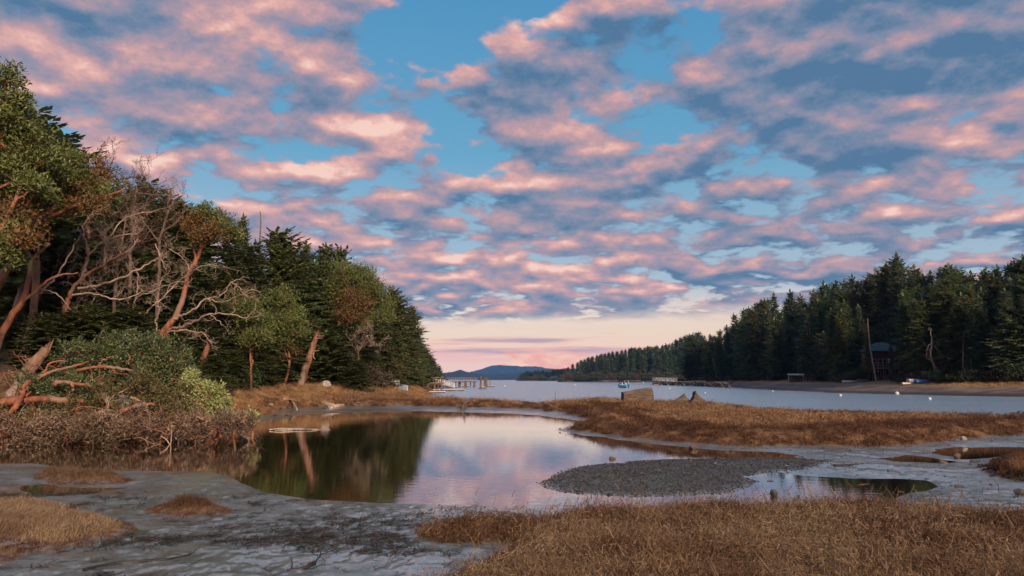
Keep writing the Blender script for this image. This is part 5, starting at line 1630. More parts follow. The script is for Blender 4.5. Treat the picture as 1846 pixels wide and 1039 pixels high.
def log(name, label, pts, r0, r1, m, seed, roots=0, cat='driftwood', lift=0.6, branches=(), z=0.1):
    rng = np.random.default_rng(seed)
    P = np.array([on_px(px, py, z) for px, py in pts])
    P[:, 2] += np.linspace(r0, r1, len(P)) * lift
    o = P[0].copy()
    C = curve(P, 5, r1 * 0.25, rng) - o
    t = thing(name, label, cat, o)
    g = Geo()
    g.tube(C, np.linspace(r0, r1, len(C)) * rng.uniform(0.92, 1.08, len(C)), 9)
    link('stem', g.mesh(name + '_stem', m, True), t)
    if roots:
        g = Geo()
        for k in range(roots):
            d = rng.normal(0, 1, 3); d[2] = abs(d[2]) * 0.8
            sprout(g, rng, C[0], d, r0 * rng.uniform(2.5, 4.5), r0 * 0.4, 1, 0.0, 0.3)
        link('root', g.mesh(name + '_root', m, True), t)
    for a, b, r in branches:
        p, q = at(a[0], a[1], z), at(b[0], b[1], z)
        base = C[np.argmin(np.linalg.norm(C + o - p, axis=1))]
        g = Geo()
        q = q - o
        q[2] = base[2] + (b[2] if len(b) > 2 else 0.1)
        g.tube(curve([base, (base + q) / 2 + rng.normal(0, r, 3), q], 4), np.linspace(r, r * 0.4, 9), 6)
        link('branch', g.mesh(name + '_branch', m, True), t)


log('driftwood_log', 'dark rooted driftwood stump on the grass right of the lime bush', [(430, 716), (421, 710), (412, 703)], .17, .10, DRIFT_D, 71, 5, z=0.9)
log('driftwood_branch', 'dark branched driftwood with an upright curl near the pond edge', [(478, 726), (488, 724), (494, 720)], .07, .05, DRIFT_D, 72, 3, z=0.6, branches=[((492, 722), (495, 716, .7), .04)])
log('driftwood_log', 'bleached driftwood pile of crossed branches on the dry grass', [(510, 719), (525, 719), (536, 721)], .10, .05, DRIFT, 73, 2, z=0.8, branches=[((515, 719), (534, 716, .3), .06), ((520, 719), (538, 724, .1), .05)])
log('driftwood_log', 'long pale weathered log lying in front of the broken snag', [(584, 713), (602, 713.5), (619, 712.5)], .20, .13, DRIFT, 74, z=1.0)
log('driftwood_log', 'dark reddish log left of the dinghies on the upper beach', [(640, 713), (668, 712), (700, 711)], .17, .08, DRIFT_D, 75, 2, z=1.0)
log('driftwood_log', 'thin brown log in front of the dinghies', [(672, 716.5), (700, 715), (735, 714), (765, 712.5)], .10, .05, DRIFT_D, 76, 1, z=0.75)
log('driftwood_tree', 'driftwood tree with pale trunk pointing right on the spit', [(832, 725), (845, 722), (868, 717), (884, 713)], .16, .06, DRIFT_D, 77, 6, z=0.6)
log('fallen_branch', 'pale bare fallen branch at the foot of the fir left of the snag', [(462, 692), (480, 697), (500, 698)], .09, .04, DRIFT, 78, 2, z=1.55)
log('branch', 'long thin black branch lying on the mud at the bottom left', [(150, 1037), (200, 1022), (250, 1017), (300, 1014), (342, 1005)], .022, .008, BLACKWOOD, 79, z=0.1)
log('branch', 'short dark branch with a knobbed end on the bottom mud', [(566, 1023), (548, 1030), (518, 1034)], .03, .014, BLACKWOOD, 80, 1, z=0.1, branches=[((526, 1032), (524, 1024, .07), .01)])
log('branch', 'small greenish twig right of the broad grass mound', [(222, 966), (240, 960), (268, 962)], .012, .006, mat('mossy_twig', (0.05, 0.065, 0.02), (0.025, 0.03, 0.012), 0.8), 81, z=0.1)
log('branch', 'dark twig on the mud behind the right hand pool', [(1504, 842), (1530, 841), (1556, 838)], .03, .015, BLACKWOOD, 82, 1, z=0.05)
# floating raft of sticks
fl = thing('floating_driftwood', 'flat raft of pale sticks floating on the left side of the pond', 'driftwood', at(532, 775, 0.0))
rg = np.random.default_rng(83)
for k in range(16):
    L_ = rg.uniform(0.4, 1.5)
    a = rg.normal(0, 0.35)
    c = np.array((rg.uniform(-.95, 1.0), rg.uniform(-.45, .45), rg.uniform(0.0, 0.05)))
    g = Geo()
    d = np.array((math.cos(a), math.sin(a), rg.normal(0, .03))) * L_ / 2
    g.tube(curve([c - d, c + rg.normal(0, .02, 3), c + d], 3), np.linspace(.035, .018, 7) * rg.uniform(.6, 1.3), 5)
    link('stick', g.mesh('raft_stick', (DRIFT, DRIFT_D, ROCK_P)[k % 3], True), fl)

# half buried mossy timber and the two jagged stumps on the spit
MOSSY = bpy.data.materials.new('mossy_timber'); MOSSY.use_nodes = True
_n = Nodes(MOSSY.node_tree)
_pos = _n.new('ShaderNodeTexCoord').outputs['Object']
_w = _n.noise(_n.v('MULTIPLY', _pos, (0.6, 2, 7)), 2.2, 5.0, 0.65)
_c = _n.mix(_n.rng(_w, 0.38, 0.62), (0.135, 0.090, 0.068), (0.045, 0.030, 0.024))
_c = _n.mix(_n.rng(_w, 0.60, 0.66), _c, (0.035, 0.022, 0.016))
_up = _n.sep(_n.new('ShaderNodeNewGeometry').outputs['Normal'])[2]
_c = _n.mix(_n.m('MULTIPLY', _n.rng(_n.m('ADD', _up, _n.m('MULTIPLY', _n.noise(_pos, 3.0, 4.0), 0.9)), 0.75, 1.1), 0.9), _c, (0.110, 0.092, 0.042))
_p = _n.new('ShaderNodeBsdfPrincipled'); _n.put(_p.inputs['Base Color'], _c); _p.inputs['Roughness'].default_value = 0.9
_b = _n.new('ShaderNodeBump'); _b.inputs['Distance'].default_value = 0.06; _n.put(_b.inputs['Height'], _w); _n.put(_p.inputs['Normal'], _b.outputs[0])
_o = _n.new('ShaderNodeOutputMaterial'); _n.t.links.new(_p.outputs[0], _o.inputs[0])


def hewn(name, label, cat, Y, sil, depth, seed, m):
    """A worn block of old timber: a side outline given thickness, tapered and roughened."""
    rng = np.random.default_rng(seed)
    P = np.array([atd(px, py, Y) for px, py in sil])
    o = P.mean(0); o[2] = P[:, 2].min()
    nd = 6
    n = len(P)
    rings = []
    for i in range(nd):
        k = i / (nd - 1)
        sh = 1 - 0.16 * abs(2 * k - 1) ** 2.5
        q = (P - o)
        q = np.stack((q[:, 0] * sh, np.full(n, (k - .5) * depth), q[:, 2] * sh), 1) + rng.normal(0, 0.018, (n, 3)) + np.array((0.10 * depth * math.sin(k * 3), 0, 0))
        rings.append(q)
    V = np.concatenate(rings)
    i, j = np.meshgrid(np.arange(nd - 1), np.arange(n), indexing='ij')
    k = (j + 1) % n
    g = Geo()
    g.add(V, np.stack((i * n + j, (i + 1) * n + j, (i + 1) * n + k, i * n + k), -1).reshape(-1, 4))
    for r_, fl_ in ((0, False), (nd - 1, True)):
        c = rings[r_].mean(0) + (0, (-.03 if r_ == 0 else .03), 0)
        a = np.arange(n)
        Ft = np.stack((np.full(n, n), a, (a + 1) % n), 1)
        g.add(np.vstack((rings[r_], c)), Ft[:, ::-1] if fl_ else Ft)
    ob = link(name, g.mesh(name, m, False), None, o)
    tag(ob, label, cat)
    return ob


hewn('old_timber', 'big squared mossy timber block half buried on the spit', 'timber', 54, [(1117, 722), (1118, 713), (1118, 707), (1121, 706.5), (1130, 705.5), (1140, 703.5), (1150, 701.5), (1160, 700), (1166, 699), (1172, 699), (1173.5, 706), (1175, 714), (1175, 723), (1150, 723), (1130, 722.5)], 1.3, 91, MOSSY)
hewn('old_timber', 'small jagged wedge of old timber left of the taller wedge on the spit', 'timber', 51, [(1214, 724), (1220, 719), (1226, 714.5), (1231, 710), (1232.5, 709.5), (1233.5, 713), (1236, 716), (1240, 721), (1241, 725)], .7, 92, MOSSY)
hewn('old_timber', 'tall sharp-pointed wedge of old timber on the spit', 'timber', 50.5, [(1242, 725), (1246, 718), (1249, 712), (1250, 706), (1251, 705), (1254, 708.5), (1258, 713), (1262, 717.5), (1268, 721), (1272, 726)], .9, 93, MOSSY)
g = Geo(); g.tube([(0, 0, -.2), (0.02, 0, .5)], (.02, .012), 5)
tag(link('marker_stake', g.mesh('marker_stake', BARK_DARK), None, atd(1001, 717, 60)), 'thin stake standing in the grass of the spit against the water', 'stake')

# ------------------------------------------------------------------ dinghies on the left shore
WHITE = mat('white_paint', (0.74, 0.70, 0.68), (0.58, 0.54, 0.53), 0.5, 3.0)
GREYBLUE = mat('grey_blue_tarp', (0.17, 0.20, 0.25), (0.10, 0.12, 0.16), 0.6, 2.0, 0.02, 4)
BLUE = mat('blue_paint', (0.06, 0.20, 0.55), (0.05, 0.15, 0.42), 0.5, 3.0)
TAN = mat('tan_plastic', (0.62, 0.52, 0.40), (0.48, 0.40, 0.32), 0.5, 3.0)


def hull(g, L, B, D, flip=False, transom=0.75, n=14):
    """Open boat shell, bow towards +x, built of a run of cross sections."""
    xs = np.linspace(-L / 2, L / 2, n)
    t = (xs + L / 2) / L
    w = B / 2 * np.where(t < 0.5, transom + (1 - transom) * np.sin(t * math.pi), np.cos((t - 0.5) * math.pi) ** 0.7 + 0.001)
    sheer = D * (1 + 0.25 * np.abs(t - 0.4) ** 1.5 * 2)
    keel = D * 0.25 * np.clip(t - 0.7, 0, 1) * 3
    sec = np.array([(-1, 1), (-.93, .55), (-.7, .15), (-.3, .02), (0, 0), (.3, .02), (.7, .15), (.93, .55), (1, 1)])
    V = np.stack([np.stack((np.full(9, x), sec[:, 0] * ww, k + sec[:, 1] * (s - k)), 1) for x, ww, s, k in zip(xs, w, sheer, keel)])
    inner = V.copy(); inner[:, :, 1] *= 0.92; inner[:, :, 2] = np.maximum(inner[:, :, 2], V[:, :, 2] * 0.85 + 0.03)
    m = 9
    i, j = np.meshgrid(np.arange(n - 1), np.arange(m - 1), indexing='ij')
    Fq = np.stack((i * m + j, (i + 1) * m + j, (i + 1) * m + j + 1, i * m + j + 1), -1).reshape(-1, 4)
    V2 = np.concatenate((V.reshape(-1, 3), inner.reshape(-1, 3)))
    N = n * m
    rim = []
    for a in range(n - 1):
        for c in (0, m - 1):
            rim.append((a * m + c, (a + 1) * m + c, N + (a + 1) * m + c, N + a * m + c))
    if flip:
        V2[:, 2] = sheer.max() - V2[:, 2]
    g.add(V2, np.concatenate((Fq, Fq[:, ::-1] + N, np.array(rim))))
    g.add(np.vstack((V2[:m], V2[N:N + m])), [tuple(range(m)), tuple(range(m, 2 * m))[::-1]])


def dinghy(label, p, rz, L, B, D, m, flip=True, roll=0.0, name='dinghy', oars=False):
    t = thing(name, label, 'boat', p, rz)
    t.rotation_euler = (roll, 0, rz)
    g = Geo(); hull(g, L, B, D, flip)
    link('hull', g.mesh('dinghy_hull', m, True), t)
    g = Geo()
    if flip:
        g.beam((-L * .45, 0, D * 1.02), (L * .34, 0, D * .98), .05, .06)
        link('keel', g.mesh('dinghy_keel', m), t)
    else:
        for x in (-L * .25, L * .1):
            s = Geo(); s.box((x, 0, D * .7), (.22, B * .86, .03))
            link('seat', s.mesh('dinghy_seat', DRIFT), t)
    return t


dinghy('upturned white skiff at the left of the beached boats', on_ground(682, 86, 0.02), 2.9, 2.6, 1.0, .42, WHITE)
dinghy('upturned white dinghy in the middle of the beached boats', on_ground(700, 87, 0.08), 0.15, 2.6, 1.35, .62, WHITE, roll=.12)
dinghy('dinghy under a grey blue tarp at the right of the beached boats', on_ground(716, 87.5, 0.02), -0.35, 2.7, 1.25, .55, GREYBLUE, roll=.2)
for k, (px, Y, rz, lab) in enumerate(((722, 96, 2.2, 'pale plank propped against the bank behind the beached boats'), (729, 98, 2.3, 'grey plank leaning on the bank beside the ramp'))):
    g = Geo(); g.beam((0, 0, 0), (math.cos(rz) * 1.6, .3, 1.5), .22, .06)
    tag(link('plank', g.mesh('plank', DRIFT), None, on_ground(px, Y, 0.1)), lab, 'plank')
g = Geo()
for k in range(2):
    g.beam((k * .8, 0, 0), (k * .8, 0, .5), .1)
g.beam((-.1, 0, .5), (.9, 0, .5), .12)
tag(link('sawhorse', g.mesh('sawhorse', WHITE), None, on_ground(722, 88, 0.0)), 'low white trestle at the right end of the beached boats', 'trestle')

# ------------------------------------------------------------------ pier, gangways, floats and pilings on the left
WOOD = mat('pier_wood', (0.30, 0.215, 0.165), (0.17, 0.115, 0.088), 0.85, 2.0, 0.01, 10)
PILE = mat('piling_wood', (0.15, 0.095, 0.070), (0.065, 0.042, 0.034), 0.85, 1.5, 0.02, 8)
ALU = mat('white_metal', (0.72, 0.69, 0.66), (0.56, 0.54, 0.52), 0.45, 2.0)
FLOAT = mat('float_deck', (0.56, 0.51, 0.47), (0.40, 0.36, 0.33), 0.8, 2.0)


def wp(px, py, Y):
    return atd(px, py, Y)


def pier(label, pts, width, posts, rail=True, name='pier', zdeck=None):
    a, b = np.array(pts[0], float), np.array(pts[1], float)
    t = thing(name, label, 'pier', (*a[:2], 0))
    o = np.array((*a[:2], 0))
    d = (b - a); L = np.linalg.norm(d[:2]); u = d / np.linalg.norm(d)
    side = np.array((-u[1], u[0], 0)); side /= np.linalg.norm(side)
    npl = int(L / 0.5)
    plank = Geo(); plank.box((0, 0, 0), (0.44, width, 0.08))
    pm = plank.mesh('pier_plank', WOOD)
    ang = math.atan2(u[1], u[0])
    for k in range(npl):
        q = link('plank', pm, t, a - o + u * (k + .5) * L / npl)
        q.rotation_euler = (0, -math.asin(u[2]), ang)
    for s in (-1, 1):
        g = Geo(); g.beam(a - o + side * s * width * .42 - (0, 0, .18), b - o + side * s * width * .42 - (0, 0, .18), .16, .24)
        link('stringer', g.mesh('pier_stringer', PILE), t)
        if rail:
            g = Geo()
            for hh in (.55, 1.0):
                g.beam(a - o + side * s * width * .46 + (0, 0, hh), b - o + side * s * width * .46 + (0, 0, hh), .07, .09)
            for k in range(int(L / 2) + 1):
                q = a - o + u * k * 2 + side * s * width * .46
                g.beam(q, q + (0, 0, 1.02), .08)
            link('railing', g.mesh('pier_railing', WOOD), t)
    for f in posts:
        for s in (-1, 1):
            g = Geo(); q = a - o + d * f + side * s * width * .4
            g.tube([(q[0], q[1], -1.0), (q[0], q[1], q[2] - .05)], .14, 8)
            link('post', g.mesh('pier_post', PILE, True), t)
    return t


def gangway(label, a, b, width, H, n, name='gangway'):
    a, b = np.asarray(a, float), np.asarray(b, float)
    t = thing(name, label, 'gangway', a)
    d = b - a; u = d / np.linalg.norm(d)
    side = np.cross(u, (0, 0, 1.0)); side /= np.linalg.norm(side)
    g = Geo()
    g.beam((0, 0, 0), d, width, .06)
    link('deck', g.mesh('gangway_deck', FLOAT), t)
    for s in (-1, 1):
        g = Geo()
        o = side * s * width / 2
        g.beam(o, o + d, .09); g.beam(o + (0, 0, H), o + d + (0, 0, H), .09)
        for k in range(n):
            p, q = o + d * k / n, o + d * (k + 1) / n
            g.beam(p, p + (0, 0, H), .06)
            g.beam(p if k % 2 else p + (0, 0, H), q + (0, 0, H) if k % 2 else q, .06)
        g.beam(o + d, o + d + (0, 0, H), .06)
        link('truss', g.mesh('gangway_truss', ALU), t)


def float_dock(label, a, b, width, name='float', h=.38):
    a, b = np.asarray(a, float), np.asarray(b, float)
    c = (a + b) / 2
    t = thing(name, label, 'float', (c[0], c[1], 0.0), math.atan2(b[1] - a[1], b[0] - a[0]))
    L = np.linalg.norm((b - a)[:2])
    g = Geo(); g.box((0, 0, h - .05), (L, width, .1)); link('deck', g.mesh('float_deck', FLOAT), t)
    g = Geo(); g.box((0, 0, h / 2 - .15), (L * .98, width * .96, h - .1 + .1)); link('pontoon', g.mesh('float_pontoon', PILE), t)


def piling(label, px, py, Y, top_py, r=.17, cap=False, group=None):
    p = atd(px, py, Y)
    H = atd(px, top_py, Y)[2]
    t = thing('piling', label, 'piling', (p[0], p[1], 0), px, group)
    g = Geo(); g.tube(curve([(0, 0, -1.2), (.01, 0, H * .5), (.03, .01, H)], 3), np.linspace(r * 1.05, r * .92, 7), 10)
    link('post', g.mesh('piling_post', PILE, True), t)
    g = Geo(); g.lathe([(r * .98, H - .02), (r * .9, H + .03), (.01, H + .22)], 10, (.03, .01, 0)); link('cap', g.mesh('piling_cap', WHITE if cap else PILE, True), t)


pier('wooden pier with railings reaching out from the left bank', [wp(744, 692.5, 146), wp(795, 689.5, 150)], 2.4, (.12, .45, .8))
pier('longer weathered pier farther out beyond the first pier', [wp(775, 688.5, 205), wp(856, 687.3, 225)], 2.0, (.1, .3, .5, .7, .95))
gangway('short white truss ramp at the shore end of the pier', wp(744.5, 694.5, 141), wp(758.5, 703.5, 137), 1.1, 1.0, 4)
gangway('long pale truss gangway sloping from the pier to a float', wp(789, 692.5, 152), wp(815, 699, 168), 1.2, 1.0, 8)
float_dock('long white-edged float lying along the spit beach', at(756, 706.6), at(817, 705.2), 1.6)
float_dock('white float drawn up beside the grass in front of the long float', at(762, 709.0), at(800, 708.5), 1.1, h=.3)
float_dock('small dark float in open water right of the piers', at(824, 705), at(836, 705), 1.2)
float_dock('dark float under the second pier pilings', at(832, 697.5), at(845, 697.5), 1.5)
float_dock('float at the foot of the gangway', at(800, 700), at(820, 699.5), 1.8)
piling('tall piling left of the pier gangway', 769.6, 704, 141, 683.5, .16)
piling('tallest piling right beside the pier gangway', 796, 706, 137, 679.5, .16)
piling('short dark piling under the pier deck', 783, 705, 143, 694.5, .20)
piling('thick dark piling in front of the second pier', 828.5, 698, 218, 687.5, .40)
piling('dark piling at the float of the second pier', 840, 699, 204, 687.5, .28)
piling('lone short piling at the outer end of the second pier', 854.5, 698, 218, 689.5, .25)
piling('small stub piling between the gangway and the open water', 808, 703, 158, 697, .14)
piling('thick tall piling at the left of the moored cluster', 866.5, 701, 179, 679.5, .24)
piling('middle piling of the moored cluster', 873.5, 700.5, 183, 681.5, .19)
piling('reddish piling at the right of the moored cluster', 877, 698, 216, 681.5, .30)
piling('thin mast-like piling farthest right of the moored cluster', 883.5, 697.5, 224, 683, .09)
float_dock('dark work float at the foot of the moored pilings', at(862, 701), at(876, 701), 1.5, h=.45)
float_dock('low float behind the right pilings of the moored cluster', at(877, 697.8), at(888, 697.6), 1.4)

# ------------------------------------------------------------------ motorboat
HULL_B = mat('light_blue_hull', (0.10, 0.42, 0.66), (0.08, 0.34, 0.56), 0.35, 2.0)
DARKG = mat('dark_glass', (0.012, 0.016, 0.022), (0.02, 0.025, 0.03), 0.12, 2.0, spec=0.6)
mb = thing('motorboat', 'small light blue motorboat with dark cabin and canopy out on the bay', 'boat', at(1123.5, 699.5), 2.05)
g = Geo(); hull(g, 4.6, 1.9, .85, False, .85); link('hull', g.mesh('motorboat_hull', HULL_B, True), mb)
g = Geo(); g.box((-.1, 0, .80), (3.6, 1.55, .08)); link('deck', g.mesh('motorboat_deck', WHITE), mb)
g = Geo(); g.add([(-.4, -.7, .8), (1.2, -.6, .8), (1.2, .6, .8), (-.4, .7, .8), (-.35, -.62, 1.55), (.75, -.5, 1.55), (.75, .5, 1.55), (-.35, .62, 1.55)], [(0, 3, 2, 1), (4, 5, 6, 7), (0, 1, 5, 4), (1, 2, 6, 5), (2, 3, 7, 6), (3, 0, 4, 7)])
link('cabin', g.mesh('motorboat_cabin', WHITE), mb)
g = Geo()
g.box((.2, -.665, 1.2), (.9, .02, .45)); g.box((.2, .665, 1.2), (.9, .02, .45)); g.box((-.40, 0, 1.2), (.03, .95, .55))
link('window', g.mesh('motorboat_window', DARKG), mb)
g = Geo(); g.box((-.6, 0, 1.95), (2.0, 1.6, .06)); link('canopy', g.mesh('motorboat_canopy', GREYBLUE), mb)
for x, y in ((-1.5, -.7), (-1.5, .7), (.3, -.7), (.3, .7)):
    g = Geo(); g.beam((x, y, .8), (x, y, 1.93), .04); link('canopy_pole', g.mesh('canopy_pole', ALU), mb)
g = Geo(); g.box((-2.45, 0, .7), (.3, .35, .6)); g.box((-2.45, 0, .15), (.12, .12, .8)); link('outboard_motor', g.mesh('outboard_motor', BARK_DARK), mb)

# ------------------------------------------------------------------ right shore: gangway, breakwater, shed, house, boats, buoys
gangway('white truss gangway on the far right shore above the breakwater', wp(1180, 686.6, 285), wp(1217, 688.0, 268), 1.3, 1.25, 9)
pier('pale pier deck running right from the far truss gangway', [wp(1217, 688.2, 268), wp(1264, 686.5, 262)], 1.8, (.1, .5, .9), rail=False)
float_dock('float with a mooring post at the far right gangway', at(1178, 694.6), at(1191, 694.6), 2.2)
piling('pale mooring post at the float of the far truss gangway', 1187.5, 694.8, 283, 681.5, .16, True)
rg = np.random.default_rng(131)
br = Geo()
for k in range(190):
    px = rg.uniform(1179, 1320)
    q0 = at(px, np.interp(px, (1179, 1267, 1320), (694.2, 697.0, 699.6)))
    kk = rg.uniform(0, 5)
    V, Fv = stone_geo(700 + k, np.array((1, .8, .7)) * rg.uniform(.35, .8), ICO1)
    br.add(V + np.array((q0[0], q0[1] + kk, .1 + kk * .28 * np.interp(px, (1179, 1195), (.3, 1)))), Fv)
tag(link('breakwater', br.mesh('breakwater', ROCK)), 'dark rock breakwater below the far truss gangway', 'breakwater', kind='stuff')

SHED = mat('shed_boards', (0.10, 0.105, 0.11), (0.05, 0.055, 0.06), 0.8, 1.5)
q = column_at(1435, 12.5)
sh = thing('shed', 'small open-fronted grey boat shed at the top of the right beach', 'shed', (q[0], q[1], ground_z(*q) - .05), -0.35)
g = Geo()
for y in (0, 2.2):
    g.beam((-1.7, y, 0), (-1.7, y, 1.75), .14); g.beam((1.7, y, 0), (1.7, y, 1.75), .14)
link('frame', g.mesh('shed_frame', DRIFT), sh)
g = Geo(); g.add([(-1.95, -.35, 1.72), (1.95, -.35, 1.72), (1.95, 2.5, 2.05), (-1.95, 2.5, 2.05), (-1.95, -.35, 1.84), (1.95, -.35, 1.84), (1.95, 2.5, 2.17), (-1.95, 2.5, 2.17)], [(0, 3, 2, 1), (4, 5, 6, 7), (0, 1, 5, 4), (1, 2, 6, 5), (2, 3, 7, 6), (3, 0, 4, 7)])
link('roof', g.mesh('shed_roof', mat('shed_roof', (0.16, 0.19, 0.21), (0.10, 0.12, 0.14), 0.6)), sh)
g = Geo(); g.box((0, 2.15, .9), (3.4, .08, 1.75)); g.box((1.66, 1.1, .9), (.06, 2.1, 1.7)); link('wall', g.mesh('shed_wall', SHED), sh)
dinghy('overturned pale boat lying beside the boat shed', np.array((q[0] + 2.5, q[1] - 2.5, ground_z(q[0] + 2.5, q[1] - 2.5))), .3, 3.2, 1.2, .55, DRIFT)

HW = mat('red_boards', (0.085, 0.026, 0.022), (0.055, 0.018, 0.016), 0.8, 1.0, 0.02, 2, stretch=(.3, .3, 4))
q = column_at(1598, 19)
hs = thing('house', 'dark red two-storey house with blue green roof among the firs', 'house', (q[0], q[1], ground_z(*q) - .3), -0.18)
g = Geo(); g.box((0, 2.5, 2.9), (6.2, 5.0, 5.8)); link('wall', g.mesh('house_wall', HW), hs)
g = Geo(); g.add([(-3.7, -.8, 5.7), (3.7, -.8, 5.7), (3.7, 5.8, 5.7), (-3.7, 5.8, 5.7), (-.8, 2.5, 7.5), (.8, 2.5, 7.5)], [(0, 1, 5, 4), (1, 2, 5), (2, 3, 4, 5), (3, 0, 4), (3, 2, 1, 0)][:1])
g.add([(-3.7, -.8, 5.7), (3.7, -.8, 5.7), (3.7, 5.8, 5.7), (-3.7, 5.8, 5.7), (-.8, 2.5, 7.5), (.8, 2.5, 7.5)], [(2, 3, 4, 5), (3, 2, 1, 0)])
g.add([(-3.7, -.8, 5.7), (3.7, -.8, 5.7), (3.7, 5.8, 5.7), (-3.7, 5.8, 5.7), (-.8, 2.5, 7.5), (.8, 2.5, 7.5)], [(1, 2, 5), (3, 0, 4)])
link('roof', g.mesh('house_roof', mat('teal_roof', (0.035, 0.075, 0.090), (0.022, 0.050, 0.062), 0.6, 1.0)), hs)
FRAME_W = mat('window_frame', (0.36, 0.36, 0.38), (0.28, 0.28, 0.30), 0.5)
for x, z, w, h in ((-.9, 3.5, .62, 1.2), (-.15, 3.5, .62, 1.2), (-2.1, 3.5, .7, 1.2), (.3, 1.1, .7, 1.7), (-1.6, 1.2, 1.1, 1.1), (2.1, 3.5, .8, 1.2)):
    g = Geo(); g.box((x, -.03, z), (w + .14, .08, h + .14)); wn = link('window', g.mesh('house_window', FRAME_W), hs)
    g = Geo(); g.box((x, -.085, z), (w, .03, h)); link('pane', g.mesh('house_pane', DARKG), wn)
g = Geo(); g.box((.95, -.06, 3.75), (1.0, .06, 1.1)); link('white_panel', g.mesh('house_panel', mat('pale_panel', (0.44, 0.45, 0.48), (0.36, 0.37, 0.40), 0.6)), hs)
g = Geo(); g.box((0, -1.0, 2.35), (6.2, 1.9, .16)); dk = link('deck', g.mesh('house_deck', WOOD), hs)
for x in np.linspace(-3, 3, 7):
    g = Geo(); g.beam((x, -1.9, .0), (x, -1.9, 3.3), .09); link('deck_post', g.mesh('deck_post', WOOD), hs)
g = Geo(); g.beam((-3.05, -1.9, 3.32), (3.05, -1.9, 3.32), .09); link('deck_rail', g.mesh('deck_rail', WOOD), hs)


def beach_px(px, dep):
    q = column_at(px, dep)
    return np.array((q[0], q[1], ground_z(*q)))


dinghy('white rowing boat turned over on the right beach below the forest', beach_px(1649, 13.2) + (0, 0, .05), .2, 2.6, 1.1, .5, WHITE)
dinghy('blue kayak hull lying beside the white boat on the right beach', beach_px(1667, 13.2) + (0, 0, .05), .1, 3.2, .8, .4, BLUE)
dinghy('long white canoe lying on the right beach left of the house', beach_px(1535, 12.6) + (0, 0, .03), .1, 3.8, .8, .34, WHITE)
dinghy('flat pale skiff on the beach just left of the white rowing boat', beach_px(1637, 11.6) + (0, 0, .02), .05, 2.2, .8, .28, TAN)
dinghy('grey dinghy parked beside the canoe at the foot of the trees', beach_px(1556, 13.4) + (0, 0, .03), -.4, 2.2, 1.1, .5, GREYBLUE, flip=False)
g = Geo(); g.beam((0, 0, .12), (3.4, .3, .10), .22)
tag(link('beach_log', g.mesh('beach_log', ROCK_P), None, beach_px(1570, 12.2)), 'straight pale beam lying on the right beach below the house', 'driftwood')
log('driftwood_log', 'bleached log stranded on the rocky right shore', [(1305, 690.8), (1320, 690.2), (1330, 688.8)], .22, .12, ROCK_P, 84, 2, z=1.1)

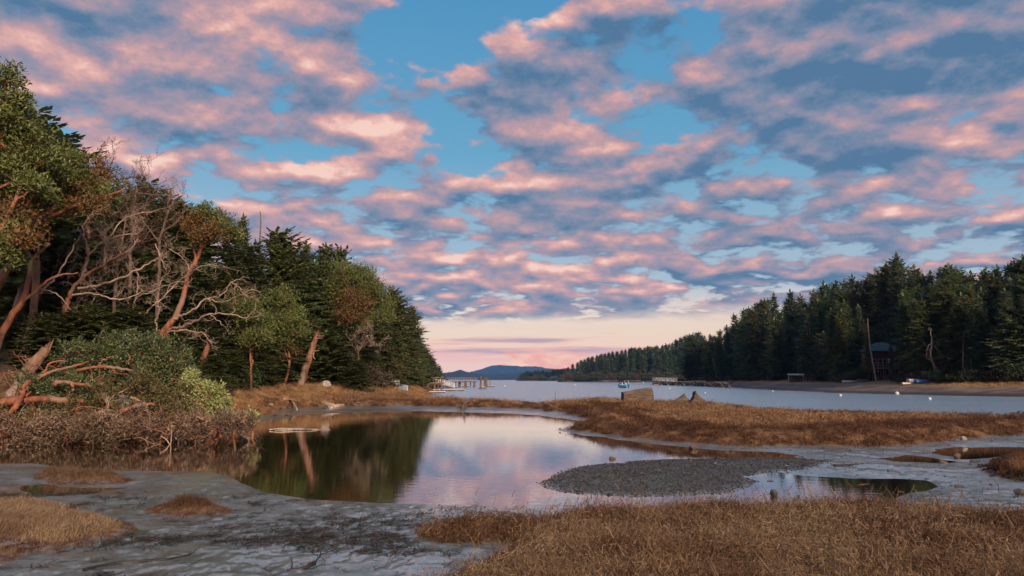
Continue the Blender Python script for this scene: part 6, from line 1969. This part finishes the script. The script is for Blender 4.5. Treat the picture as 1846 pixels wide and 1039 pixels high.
for k, (px, py, r, lab) in enumerate(((1617, 711.5, .32, 'white mooring buoy on the dark waterline below the house'), (1515, 714.5, .20, 'white buoy left of the house in the channel'), (1676, 721, .20, 'white buoy nearest the spit in the channel'),
                                      (1841, 712.5, .36, 'large white buoy at the right edge of the channel'), (1207, 701, .20, 'white buoy behind the mossy timber'), (1271, 709.5, .14, 'tiny white buoy above the jagged timbers'),
                                      (1393, 706, .16, 'tiny white buoy at the left end of the right beach'), (910, 697, .3, 'white buoy far out in the open bay'), (1036, 695, .3, 'white buoy in front of the headland'), (1160, 690.5, .4, 'white buoy far out left of the truss gangway'))):
    p = at(px, py)
    t = thing('mooring_buoy', lab, 'buoy', (p[0], p[1], 0))
    a = np.linspace(-math.pi / 2, math.pi / 2, 9)
    g = Geo(); g.lathe(np.stack((np.maximum(np.cos(a), .02) * r, np.sin(a) * r * .95 + r * .45), 1), 14); link('ball', g.mesh('buoy_ball', mat('buoy_plastic', (0.50, 0.49, 0.48), (0.36, 0.35, 0.34), 0.5), True), t)
    g = Geo(); g.tube([(0, 0, r * 1.3), (0, 0, r * 1.7)], r * .12, 6); link('eye', g.mesh('buoy_eye', PILE), t)

# docks and sheds on the headlands
for a, b, Y, lab in ((1085, 1115, 620, 'pale landing stage at the waterline of the headland, left one'), (1130, 1154, 615, 'pale landing stage at the waterline of the headland, right one')):
    pier(lab, [wp(a, 686.2, Y), wp(b, 685.8, Y)], 2.5, (.1, .9), rail=False, name='landing_stage')
pier('low boathouse landing on the far point at the bay mouth', [wp(1000, 685.2, 1080), wp(1014, 685.0, 1080)], 6, (.1, .9), rail=False, name='landing_stage')

# ------------------------------------------------------------------ wading bird on the mud tip of the spit
bd = at(1009.5, 775.5, 0.03)
bd[2] = max(ground_z(bd[0], bd[1]), 0.0)
bt = thing('shorebird', 'tiny brown wading bird on the mud tip of the spit', 'bird', bd, 0.4)
bt.scale = (.6, .6, .6)
bx = np.linspace(-.13, .12, 12)
prof = np.array((.004, .012, .026, .042, .052, .056, .054, .046, .034, .026, .022, .018))
lift = np.array((.150, .148, .146, .142, .140, .140, .142, .148, .160, .176, .190, .198))
g = Geo(); g.tube(np.stack((bx, bx * 0, lift), 1), prof, 10)
hd = np.array((.125, .145, .162, .172)); g.tube(np.stack((hd, hd * 0, np.array((.200, .208, .206, .202))), 1), (.020, .026, .020, .006), 8)
link('body', g.mesh('bird_body', mat('bird_feathers', (0.17, 0.12, 0.085), (0.09, 0.062, 0.045), 0.8, 30.0), True), bt)
g = Geo(); g.tube([(.168, 0, .204), (.215, 0, .196)], (.006, .002), 5); link('bill', g.mesh('bird_bill', BARK_DARK), bt)
for s in (-.018, .018):
    g = Geo(); g.tube([(.01, s, .11), (-.005, s, .055), (.008, s, 0)], (.007, .004, .004), 5); g.beam((-.01, s, .004), (.04, s, .004), .01, .006); link('leg', g.mesh('bird_leg', mat('bird_leg', (0.30, 0.20, 0.08))), bt)
for s in (-1, 1):
    g = Geo(); g.leaves([(.05, .045 * s, .15)], [(-1, 0, -.05)], [(0, s, .5)], .19, .07); link('wing', g.mesh('bird_wing', BARK_DARK), bt)
